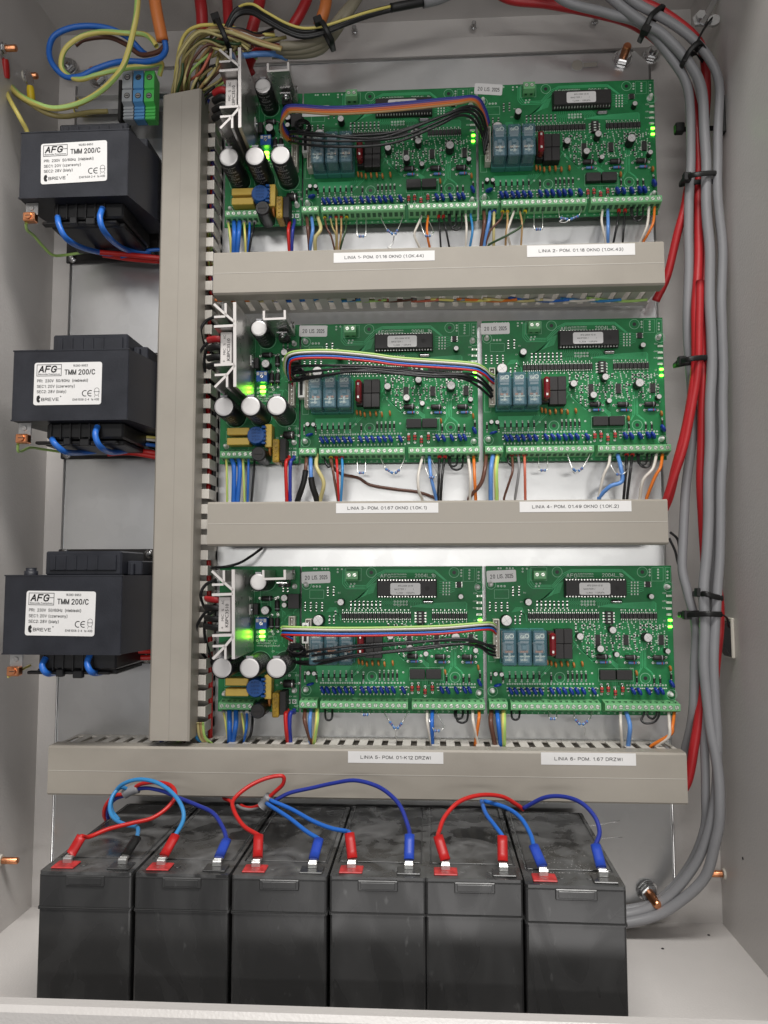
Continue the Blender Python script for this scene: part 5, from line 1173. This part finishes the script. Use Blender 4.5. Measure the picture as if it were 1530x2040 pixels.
def tie(loops,head,label,tail=None):
    """loops: list of px points forming the visible band"""
    o=P(*loops[0]); t=empty('cable_tie',o,label,'cable tie','black cable ties')
    q=spline(PP(loops),6); m=MB().mat('tie')
    back=[p+Vector((0,14,0)) for p in reversed(q)]
    m.tube([p-o for p in q+back+[q[0]]],1,8,flat=(2.4,.65),up=(P(loops[0][0]+head[2],loops[0][1]+head[3],loops[0][2])-o).normalized()); part('strap',m,t)
    h=P(head[0],head[1],loops[0][2]+1)-o; m=MB().mat('tie'); m.X=Matrix.Translation(h)@Matrix.Rotation(math.atan2(-head[3],head[2])*-1,4,'Y'); m.box(-3.6,3.6,-3.4,2.6,-3.2,3.2,b=.5); part('head',m,t)
    if tail: m=MB().mat('tie'); m.tube([p-o for p in spline(PP(tail),5)],1,6,flat=(2.2,.6),up=(0,1,0)); part('tail',m,t)
tie([(1282,62,62),(1290,46,66),(1300,28,68),(1322,10,64)],(1286,60,.85,.5),'tie slanting across the cables at the top right',None)
tie([(1362,122,58),(1375,100,63),(1395,84,64),(1408,100,58)],(1390,92,.6,.8),'double tie anchored below the top right wall bracket')
tie([(1364,352,50),(1385,348,60),(1410,345,60),(1436,345,58)],(1368,354,0,1),'tie around all cables level with the top row boards')
tie([(1352,720,42),(1370,716,56),(1390,713,57),(1408,712,54)],(1358,719,0,1),'tie around the red cables level with the middle row')
tie([(1392,1184,50),(1405,1183,60),(1422,1188,60),(1440,1192,56)],(1393,1180,0,1),'upper of the two ties at the bottom row')
tie([(1362,1226,40),(1385,1224,52),(1410,1223,60),(1438,1224,58)],(1368,1225,0,1),'lower of the two ties, beside the white wall pad',[(1438,1224,58),(1448,1232,50),(1452,1250,48)])
# small black tie head next to the upper cables
m=MB().mat('tie'); p=P(1355,257,30); m.box(p.x-5,p.x+3,p.y-4,p.y+3,p.z-4.5,p.z+4.5,b=.9); m.box(p.x+3,p.x+30,p.y,p.y+1.2,p.z-2,p.z+2); solo('cable_tie',m,'dark tie head poking out left of the cables near the top row','cable tie','black cable ties')
# wall pad with tie base, and the black strap bracket on the wall
def wallP(px,py,X):
    v=ROT@Vector(((px-CXP)/FPX,-(py-CYP)/FPX,-1)); return Vector((0,-DIST,0))+v*(X/v.x)
p=wallP(1452,1270,XR-2); m=MB().mat('ivory'); m.box(XR-3.2,XR-.2,p.y-9,p.y+11,p.z-17,p.z+17,b=.8); t=empty('tie_mount',p,'white adhesive cable tie mount on the right wall','tie mount'); t.location=Vector((0,0,0)); part('pad',m,t)
m=MB().mat('tie'); m.prism([(XR-3.3,p.z-16),(XR-3.3,p.z+14),(XR-9,p.z+12),(XR-11,p.z-2)],p.y-8,p.y+9); part('saddle',m,t)
t=empty('cable_bracket',(0,0,0),'black strap and bare metal lug on the right wall at the top','bracket')
a=P(1412,22,50); m=MB().mat('steel'); m.X=Matrix.Translation(a)@Matrix.Rotation(.5,4,'Y'); m.box(-3,3,-1,1,-14,16,b=.8); part('lug',m,t)
m=MB().mat('tie'); m.tube(spline(PP([(1416,40,52),(1402,58,56),(1388,84,60),(1376,100,60)]),5),1,8,flat=(3.4,1),up=(0,-1,0)); part('strap',m,t)
m=MB().mat('steel'); a=P(1396,40,44); m.lathe(a,a+Vector((-.3,-1,0)),[(0,7),(3,7),(3.1,4),(8,4)],6,False); a=P(1422,44,50); m.lathe(a,a+Vector((-.3,-1,0)),[(0,5),(3,5)],14); part('nut',m,t)
m=MB().mat('tie'); a=wallP(1441,232,XR-1); m.box(XR-4,XR-.2,a.y-4,a.y+6,a.z-16,a.z+18,b=.8); solo('tie_mount',m,'black tie mount behind the cables high on the right wall','tie mount')

# ------------------------------------------------------------------ top left bundle
gb='bundle of thin wires bending down into the vertical duct'
rnd=random.Random(21)
cols=['olive','cream','darkgreen','olive','brown','cream','palegreen','olive','salmon','cream','darkgreen','olive','cream','brown','tan','olive','palegreen','brown']
xe=[346,349,353,358,362,366,370,374,377,380,384,388,391,394,397,400,404,408]
wl=['outermost left','tall arching','dark','wide arching','reddish','bright','greenish','slack','pink toned','steeper','shaded','central','smooth','short brown','inner','inner bending','low','innermost right']
ends={346:196,408:560}
for i,(c,x) in enumerate(zip(cols,xe)):
    top=48+i*3.2; apex=395+i*3.5
    d=60-i*1.5
    yb=190 if i<9 else 215+ (i-9)*6
    jx=lambda a: rnd.uniform(-a,a)
    pts=[(505-(i%4)*14+jx(10),88+jx(14)+i*1.2,d),(470+jx(4),78+(i%5)*6+jx(4),d+3+jx(3)),(440+jx(5),70+(i%6)*6+jx(5),d+4+jx(5)),(apex+jx(14),66+i*5.0+jx(9),d+4+jx(6)),(x+16+jx(10),98+i*5+jx(9),d+jx(6)),(x+4+jx(7),138+i*3.5+jx(7),d-8+jx(5)),(x+jx(4),yb,d-22),(x+jx(4),yb+45,24)]
    if i>=12: pts+= [(x+rnd.uniform(-3,3),yb+130,20)]
    m=MB().mat('w_'+c); m.tube(spline(PP(pts),8),1.25,8)
    lab=f'{wl[i]} {WN[c]} wire of the bundle entering the vertical duct'
    solo('bundle_wire',m,lab,'wire',gb)
for i,(c,o2) in enumerate((('cream',0),('tan',6),('olive',-7),('yellow',-12))):
    pts=[[(560,99,58),(520,88,62),(480,72,66),(445,62,66),(400,66,62),(372,95,52),(362,135,40),(352,190,24)],[(562,96,56),(500,76,62),(455,58,64),(420,58,60),(385,80,52),(370,130,42),(360,190,26)],[(570,74,50),(540,80,54),(500,84,58),(460,68,60),(410,70,58),(382,105,48),(375,170,34),(368,200,24)],[(548,70,50),(500,66,54),(450,52,60),(395,52,58),(365,75,50),(352,130,40),(346,195,24)]][i]
    m=MB().mat('w_'+c); m.tube(spline(PP(pts),8),1.6,8); solo('bundle_wire',m,['long cream','long tan','curved olive brown','high yellow'][i]+' wire over the top of the wire bundle','wire',gb)
for i,(c,dy,dx) in enumerate((('brown',0,0),('white',7,-6),('black',-6,8),('darkgreen',12,4),('tan',18,-10),('brown',24,6))):
    pts=[(545+dx*2,60+dy+rnd.uniform(-5,5),48),(515,72+dy*.8,54),(482,62+dy*.6,62),(450,60+dy*.5,64),(424,74+dy*.8,58),(408+dx,104+dy,48),(400+dx,150+dy,36),(398+dx*.6,200+dy,26),(402,250+dy,20)]
    m=MB().mat('w_'+c); m.tube(spline(PP(pts),8),1.35,8)
    solo('bundle_wire',m,['short brown','loose white','loose black','sagging dark green','sagging tan','lowest brown'][i]+' wire passing under the tie beside the top heatsink','wire',gb)
# long wires running down right of the vertical duct
for i,(c,x) in enumerate((('cream',397),('yg',404),('tan',400),('palegreen',408),('darkblue',412),('cream',402),('olive',410))):
    pts=[(x+rnd.uniform(-8,8),150+i*12,28),(x-4+rnd.uniform(-5,5),240,24),(x+rnd.uniform(-4,4),300,20),(x+rnd.uniform(-3,3),380,18),(x+6+rnd.uniform(-4,5),450,16),(x+10+i*2,520,14),(x+16+i*3,560,8)]
    m=MB(); draw_wire(m,spline(PP(pts),8),1.1,c); solo('wire',m,['cream coloured','yellow and green','tan','pale green','dark blue','second cream coloured','olive brown'][i]+' thin wire running down beside the top of the vertical duct','wire','wires beside the duct fingers')
# red wires and black wires behind the duct fingers
for i,(x,y0,y1,c,lab) in enumerate(((421,330,590,'red','red wire behind the upper duct fingers'),(417,620,990,'red','red wire behind the middle duct fingers'),(424,640,985,'black','black wire behind the middle duct fingers'),(418,1110,1470,'red','red wire behind the lower duct fingers'),(425,300,585,'violet','violet wire behind the upper duct fingers'))):
    m=MB().mat('w_'+c); m.tube(spline(PP([(x+rnd.uniform(-3,3),y0+(y1-y0)*k/6,10) for k in range(7)]),6),2.1,8); solo('wire',m,lab,'wire','wires beside the duct fingers')
# black loops from the rectifier sleeves
for row,(y,lab) in {0:(190,'top'),1:(690,'middle'),2:(1215,'bottom')}.items():
    oy=y
    L=[[(428,oy-18,48),(405,oy+2,44),(391,oy+30,38),(394,oy+62,30),(412,oy+90,20),(428,oy+104,12)],[(426,oy-5,46),(410,oy+10,42),(408,oy+45,32),(420,oy+85,20),(430,oy+108,12)],[(430,oy-60,46),(410,oy-50,44),(400,oy-32,42),(404,oy-12,36),(415,oy+5,28)]]
    for j,p in enumerate(L):
        if row==2: p=[(a,b+ (8 if j<2 else 0),c) for a,b,c in p]
        m=MB().mat('wire_black'); m.tube(spline(PP(p),8),1.35,8); solo('black_wire',m,['outer','inner','upper'][j]+f' black wire looping left of the {lab} heatsink','wire','black wires at the heatsinks')
cable('black_wire',[(420,1131,30),(450,1129,34),(478,1121,30),(500,1108,20),(522,1092,10)],1.2,'wire_black','thin black wire crossing above the bottom power board','wire')
# black bundle with yellow stripe going right
for i,(off,c,r) in enumerate(((0,'black',2.4),(5,'black',2.2),(10,'black',2.4),(-4,'yellow',1.15),(14,'black',1.8))):
    dq=7 if c=='yellow' else 0
    pts=[(448,62+off,60),(470,22+off*.8,62),(500,12+off,64+dq),(530,28+off,64+dq),(570,50+off,62+dq),(605,60+off,60+dq),(645,55+off*.8,60+dq),(690,40+off*.6,60+dq),(740,24+off*.5,58+dq),(800,10+off*.4,56),(845,2+off*.3,54),(900,-20,52)]
    m=MB(); draw_wire(m,spline(PP(pts),8),r,c)
    solo('core_wire',m,['black core, topmost in the sagging top bundle','black core, second in the sagging top bundle','black core, third in the sagging top bundle','bright yellow core lying on the sagging black top bundle','thin black core underneath the sagging top bundle'][i],'wire','cores of the sagging top bundle')
m=MB().mat('tie'); m.tube(spline(PP([(778,16,58),(810,10,57),(845,3,55)]),6),3.8,12); m.mat('grey_cable').tube(spline(PP([(842,5,54.5),(880,-5,52),(930,-30,50)]),6),4.8,12); solo('grey_cable',m,'grey cable end wrapped with black tape at the top edge','cable')
# olive cables behind the tie
for i,(off,lab) in enumerate(((0,'upper olive grey cable curving up behind the top tie'),(12,'lower olive grey cable curving up behind the top tie'),(22,'lowest olive grey cable curving up behind the top tie'))):
    cable('olive_cable',[(556-i*8,94+off*.7,52-i*4),(600,90+off*.8,50-i*4),(640,76+off,48-i*4),(665,52+off*.9,46-i*4),(690,20+off*.6,44),(725,-20,42),(760,-60,40)],4.2,'olive_cable',lab,'cable','olive cables')
tie([(630,38,70),(642,44,74),(652,62,74),(661,80,68)],(634,42,.8,-.3),'tie around the black and olive bundle right of the top')
tie([(424,28,72),(436,46,78),(446,68,78),(452,84,74)],(430,36,.9,-.3),'tie around the thin wire bundle at the top left')
go='thick cables entering from above'
cable('orange_cable',[(296,-60,70),(306,-5,68),(314,40,66),(322,82,62)],5.4,'orange_cable','stripped orange cable above the terminal clamps','cable',go)
cable('orange_cable',[(655,-60,40),(650,-10,40),(644,20,40),(632,52,36)],5.4,'orange_cable','orange cable entering behind the top tie','cable',go)
cable('red_cable',[(395,-60,40),(397,-5,40),(400,25,38),(402,60,32)],5.6,'red_cable','leftmost thick red cable at the top','cable',go)
cable('red_cable',[(446,-60,36),(452,0,36),(458,60,34),(480,110,26),(500,150,12)],4.8,'red_cable','second thick red cable passing behind the heatsink','cable',go)
cable('red_cable',[(520,-60,36),(518,-5,36),(510,30,34),(500,70,30)],5.4,'red_cable','third thick red cable behind the black wire bend','cable',go)
cable('red_cable',[(625,-60,34),(615,-10,34),(600,25,32),(582,55,28)],4.8,'red_cable','fourth thick red cable left of the orange one','cable',go)
cable('red_cable',[(560,98,30),(530,96,34),(508,108,30),(494,140,16),(488,170,8)],4.0,'red_cable','red cable bending down beside the top heatsink','cable',go)
cable('blue_wire',[(480,112,52),(510,108,52),(545,108,48),(572,116,40)],2.6,'w_lightblue','short thick blue wire end above the small angle heatsink','wire')

# ------------------------------------------------------------------ clamps, DIN rail and earth wiring, top left
rl=MB().mat('zinc'); a=P(150,196,14); b=P(250,210,14)
rl.box(a.x,b.x+40,-7.5,-6.3,b.z-3,a.z+3); rl.box(a.x,b.x+40,-14,-7.5,b.z-3,b.z-1.8); rl.box(a.x,b.x+40,-14,-7.5,a.z+1.8,a.z+3)
solo('mounting_rail',rl,'short zinc rail behind the grey, blue and green clamps','rail')
for i,(x,c,nm) in enumerate(((255,'din_grey','grey'),(277,'din_blue','blue'),(299,'din_green','green'))):
    c0=P(x-2,180,42); t=empty('terminal_clamp',c0,f'{nm} rail clamp with two screws','terminal clamp','rail clamps')
    m=MB().mat(c)
    zt=P(x,141,42).z-c0.z; z1=P(x,177,42).z-c0.z; z2=P(x,232,42).z-c0.z; w=4.6
    m.prism([(14,zt-3),(0,zt),(0,z1+1),(2,z1),(0,z1-1),(0,z1-12),(5,z1-14),(5,z2),(14,z2)],-w,w,'x')
    for k in range(4): m.box(-w-.02,w+.02,4.0,5.2,z1-15-k*3.2,z1-16.6-k*3.2)
    part('housing',m,t)
    for zz in (zt-6.2,z1-6.4):
        m=MB().mat('ink').lathe((0,.1,zz),(0,-.1,zz),[(0,2.8),(.15,2.8)],16); m.mat('steel').lathe((0,.2,zz),(0,-.3,zz),[(0,2.2),(.5,2.2)],16); m.mat('ink').box(-1.6,1.6,-.45,-.2,zz-.3,zz+.3); part('screw',m,t)
m=MB().mat('black_dull'); a=P(240,170,30); m.box(a.x-2,a.x+1,-30,-4,P(240,240,30).z,P(240,158,30).z,b=.5); solo('end_plate',m,'black end plate left of the grey rail clamp','end plate')
gb2='earth and supply wires at the top left'
def ew(pts,r,col,label,name='wire'):
    m=MB(); draw_wire(m,spline(PP(pts),9),r,col); return solo(name,m,label,'wire',gb2)
ew([(328,80,62),(330,100,58),(318,116,54),(290,123,52),(255,122,54),(225,126,58),(190,138,60),(160,152,60),(130,152,60),(105,128,62),(98,100,62),(108,72,62),(140,56,62),(180,52,60),(220,58,58),(255,75,54),(280,100,48),(290,108,44)],2.6,'blue','blue supply wire making the large loop at the top left')
ew([(312,92,60),(300,76,58),(285,68,58),(250,66,60),(200,64,62),(160,74,64),(130,98,64),(122,130,62),(135,150,60),(160,158,60),(190,150,58),(220,142,56),(262,134,52),(300,130,48),(322,126,44),(318,150,36)],2.3,'yg','green and yellow striped wire making the inner loop')
ew([(332,84,60),(320,100,56),(300,108,52),(278,108,48),(250,88,48),(215,74,50),(170,78,52),(150,90,52)],2.2,'brown','brown supply wire beside the blue loop')
ew([(276,-40,90),(273,20,86),(266,60,82),(255,105,78),(240,140,74),(205,178,70),(160,205,68),(110,216,70),(70,206,72),(40,190,70),(22,172,60),(12,160,50)],2.5,'yg','long yellow and green earth wire sweeping from the top to the left wall')
ew([(10,160,50),(28,184,62),(60,206,68),(95,226,66),(130,232,60),(180,224,50),(215,222,44)],2.3,'olive','yellowish earth wire just above the upper transformer')
ew([(0,150,60),(18,195,70),(38,232,72),(54,262,64),(60,290,60)],2.0,'yellow','yellow wire running down the left edge to the upper transformer')
ew([(52,444,88),(54,458,80),(68,470,66),(85,490,52),(105,508,38),(130,508,26),(170,502,20)],1.3,'palegreen','thin yellow green earth wire of the upper transformer')
ew([(36,884,88),(38,900,80),(60,892,60),(85,895,40),(120,900,20)],1.2,'palegreen','thin yellow green earth wire of the middle transformer')
ew([(16,1348,90),(28,1342,84),(40,1336,70),(60,1326,50)],1.2,'yellow','thin yellow earth wire of the lowest transformer')
def lug(p0,p1,col,label,d0,d1):
    A=P(p0[0],p0[1],d0); B=P(p1[0],p1[1],d1); t=empty('ring_lug',A,label,'ring lug','insulated ring lugs'); o=A
    m=MB().mat(col); L=(B-A).length; m.lathe(B-o,A-o,[(0,3.0),(2,3.4),(L*.75,3.4),(L,2.8)],14); part('sleeve',m,t)
    m=MB().mat('steel'); n=(A-B).normalized(); c=A+n*6; m.lathe(c-o+Vector((.5,0,0)),c-o+Vector((-.6,.1,0)),[(0,6.5),(1.2,6.5)],18); part('ring',m,t)
lug((10,118),(12,156),'ferr_red','red sleeved lug on the uppermost left wall stud',78,72)
lug((60,172),(63,200),'ferr_yellow','yellow sleeved lug on the second left wall stud',60,58)
# round yellow earth sticker on the plate
m=MB().mat('yellow_tag'); c=P(164,216,0); 
def circ(r): return [(c.x+r*math.cos(q*math.pi/14),c.z+r*math.sin(q*math.pi/14)) for q in range(28)]
m.prism(circ(9),-.1,-.35); m.mat('ink').ring(c.x,c.z,7.4,8.1,-.4,28); m.strip([(c.x,c.z+5),(c.x,c.z)],.8,-.4); m.strip([(c.x-4.5,c.z),(c.x+4.5,c.z)],.8,-.4); m.strip([(c.x-3,c.z-1.8),(c.x+3,c.z-1.8)],.8,-.41); m.strip([(c.x-1.5,c.z-3.6),(c.x+1.5,c.z-3.6)],.8,-.4)
solo('earth_sticker',m,'round yellow earth symbol sticker on the plate','sticker')

# ------------------------------------------------------------------ battery leads
def TB(i,which):            # world position of a battery tab top
    o=BAT[i]; base=o.location/S; x=13.5 if which==0 else 64.5-11.5
    return Vector((base.x+x,base.y+12.4,ZB+1.5))
def blead(i,which,mid,col,conn,label,end=None,r=1.6,tape=None):
    tp=TB(i,which); o=tp.copy(); t=empty('battery_lead',o,label,'battery lead','wires on the batteries')
    M_=PP(mid); n=(M_[0]-tp); n.z=0; n.normalize()
    c0=Vector((0,3.2,3.6)); d=(M_[0]-(tp+c0)).normalized()
    m=MB().mat('lead'); m.box(-3.2,3.2,-1.0,1.6,-.6,2.9,b=.4); m.box(-2.8,2.8,1.4,7.5,1.8,3.9,b=.4); part('spade_connector',m,t)
    m=MB().mat(conn); L=min(17,(M_[0]-tp).length*.9); A=Vector((0,5.5,3.8)); B=(M_[0]-tp); dd=(B-A).normalized(); B2=A+dd*L
    m.tube([A,A+dd*L*.3,A+dd*L*.7,B2],1,14,flat=(3.6,2.2),up=(1,0,0),r1=None); part('sleeve',m,t)
    pts=[B2-dd*3,B2]+[q-o for q in M_[1:]]+([end-o] if end is not None else [])
    m=MB().mat('w_'+col); m.tube(spline(pts,9),r,10); part('insulation',m,t)
    return t
def q1(a): return [(60+x/2.55,1520+y/2.55,d) for x,y,d in a]
def q2(a): return [(640+x/2.39,1540+y/2.39,d) for x,y,d in a]
blead(0,0,q1([(245,400,148),(300,375,140),(400,335,130),(520,305,120),(620,280,112),(700,225,104),(738,165,96),(715,115,88),(640,98,80),(560,108,74),(520,135,70)]),'red','ferr_red','red lead from the left terminal of the leftmost battery, looping back')
blead(0,1,q1([(565,345,128),(545,328,116),(490,315,108),(430,285,98),(405,235,90),(418,170,82),(460,125,76),(500,135,70)]),'skyblue','tie','blue lead with black sleeve on the leftmost battery')
blead(1,0,q1([(748,350,134),(778,290,124),(770,220,116),(720,150,104),(640,98,94),(545,84,86),(460,115,80),(418,180,76),(415,240,78),(450,290,84)]),'skyblue','ferr_red','blue lead looping to the red sleeve of the second battery')
blead(1,1,q1([(998,390,134),(980,330,124),(930,255,110),(850,215,98),(750,175,88),(680,145,80),(600,128,74),(540,132,70)]),'darkblue','ferr_blue','dark blue lead to the right terminal of the second battery')
blead(2,0,q1([(1160,375,138),(1085,320,124),(1035,240,110),(1035,185,98),(1110,120,88),(1200,78,82),(1280,66,80),(1285,105,78),(1240,150,76),(1195,190,74)]),'red','ferr_red','red lead with a narrow loop over the third battery')
blead(2,1,q1([(1462,405,138),(1400,345,124),(1310,275,106),(1200,205,84)]),'blue','ferr_blue','blue lead running straight to the right terminal of the third battery')
blead(3,0,[(697,1667,140),(690,1656,132),(660,1650,124),(624,1636,112),(580,1612,94),(538,1594,82)],'blue','ferr_red','blue lead reaching the red sleeve of the fourth battery')
blead(3,1,q2([(420,320,140),(415,260,132),(380,165,118),(330,105,106),(260,60,94),(160,35,86),(60,48,80),(-40,70,76),(-150,95,74),(-220,130,74)]),'darkblue','ferr_blue','long dark blue lead arching to the fourth battery')
blead(4,0,q2([(562,320,140),(560,280,132),(590,205,120),(660,135,108),(760,105,98),(860,112,90),(930,150,84),(962,175,80)]),'red','ferr_red','red lead arching from the left terminal of the fifth battery')
blead(4,1,q2([(862,300,138),(830,255,128),(785,195,110),(762,132,86)]),'blue','ferr_red','blue lead with red sleeve at the right of the fifth battery')
blead(5,0,q2([(1015,355,142),(995,290,128),(950,215,112),(880,165,96),(775,133,84)]),'blue','ferr_blue','blue lead running back from the left terminal of the rightmost battery')
blead(5,1,q2([(1308,350,142),(1325,280,132),(1300,205,122),(1235,140,110),(1150,112,98),(1060,118,90),(962,168,82)]),'darkblue','ferr_blue','dark blue lead arching to the right terminal of the rightmost battery')
for pts,r,lab in ((q1([(478,158,70),(510,140,70),(550,128,70)]),5.0,'grey tape sleeve joining the leads above the leftmost battery'),(q1([(1175,222,74),(1195,200,74),(1216,170,76)]),5.0,'grey tape sleeve joining the leads above the third battery')):
    m=MB().mat('grey_cable'); m.tube(spline(PP(pts),5),r*.8,12); solo('tape_sleeve',m,lab,'tape sleeve')
cable('wire',q1([(480,158,66),(425,168,64),(385,215,62),(375,265,58),(395,305,50)]),1.5,'w_red','red wire tail curving down from the left tape sleeve','wire')
cable('wire',q1([(480,165,64),(430,185,62),(398,225,60),(392,270,56),(410,305,50)]),1.5,'w_darkblue','dark blue wire tail curving down from the left tape sleeve','wire')
cable('wire',q1([(1185,205,72),(1140,225,66),(1100,228,60),(1070,215,50)]),1.5,'w_red','red wire tail behind the third battery loop','wire')
cable('wire',q1([(1180,212,70),(1130,236,66),(1080,232,60),(1050,215,50)]),1.3,'w_grey','thin grey wire tail behind the third battery loop','wire')
cable('wire',q1([(1030,205,60),(1010,190,54),(990,182,46),(980,170,40)]),1.4,'w_red','red wire stub below the bottom duct','wire')

# stray wires inside the duct openings
rnd=random.Random(9); cl_=['orange','cream','blue','white','skyblue','palegreen','brown','salmon','grey','yellow']
for i in range(16):
    x=450+i*52; c=cl_[i%10]; p=P(x,600,26)
    m=MB().mat('w_'+c); m.tube(spline([P(x-60,596+rnd.uniform(-4,3),30),P(x-20,598,22+rnd.uniform(-4,6)),P(x+20,600,24),P(x+60,597,30)],6),1.3,7); solo('wire',m,f'{WN[c]} wire inside the upper duct, {["at its left end","left of its middle","near its middle","right of its middle","towards its right end"][min(4,i//4)]} {"seen through the slots" if i%2 else "behind the slots"}','wire','wires inside the upper duct')
for i,(c,x) in enumerate((('darkblue',318),('palegreen',352),('brown',362),('white',372),('skyblue',395),('cream',402),('palegreen',412),('tan',408))):
    m=MB(); draw_wire(m,spline(PP([(x-8,1440,36),(x-4,1468,32),(x+10,1482,26),(x+24,1496,22)]),6),1.3,c if c!='yg' else 'yg'); solo('wire',m,f'{ORD[i]} wire end, {WN[c]}, at the foot of the vertical duct','wire','wire ends at the foot of the vertical duct')
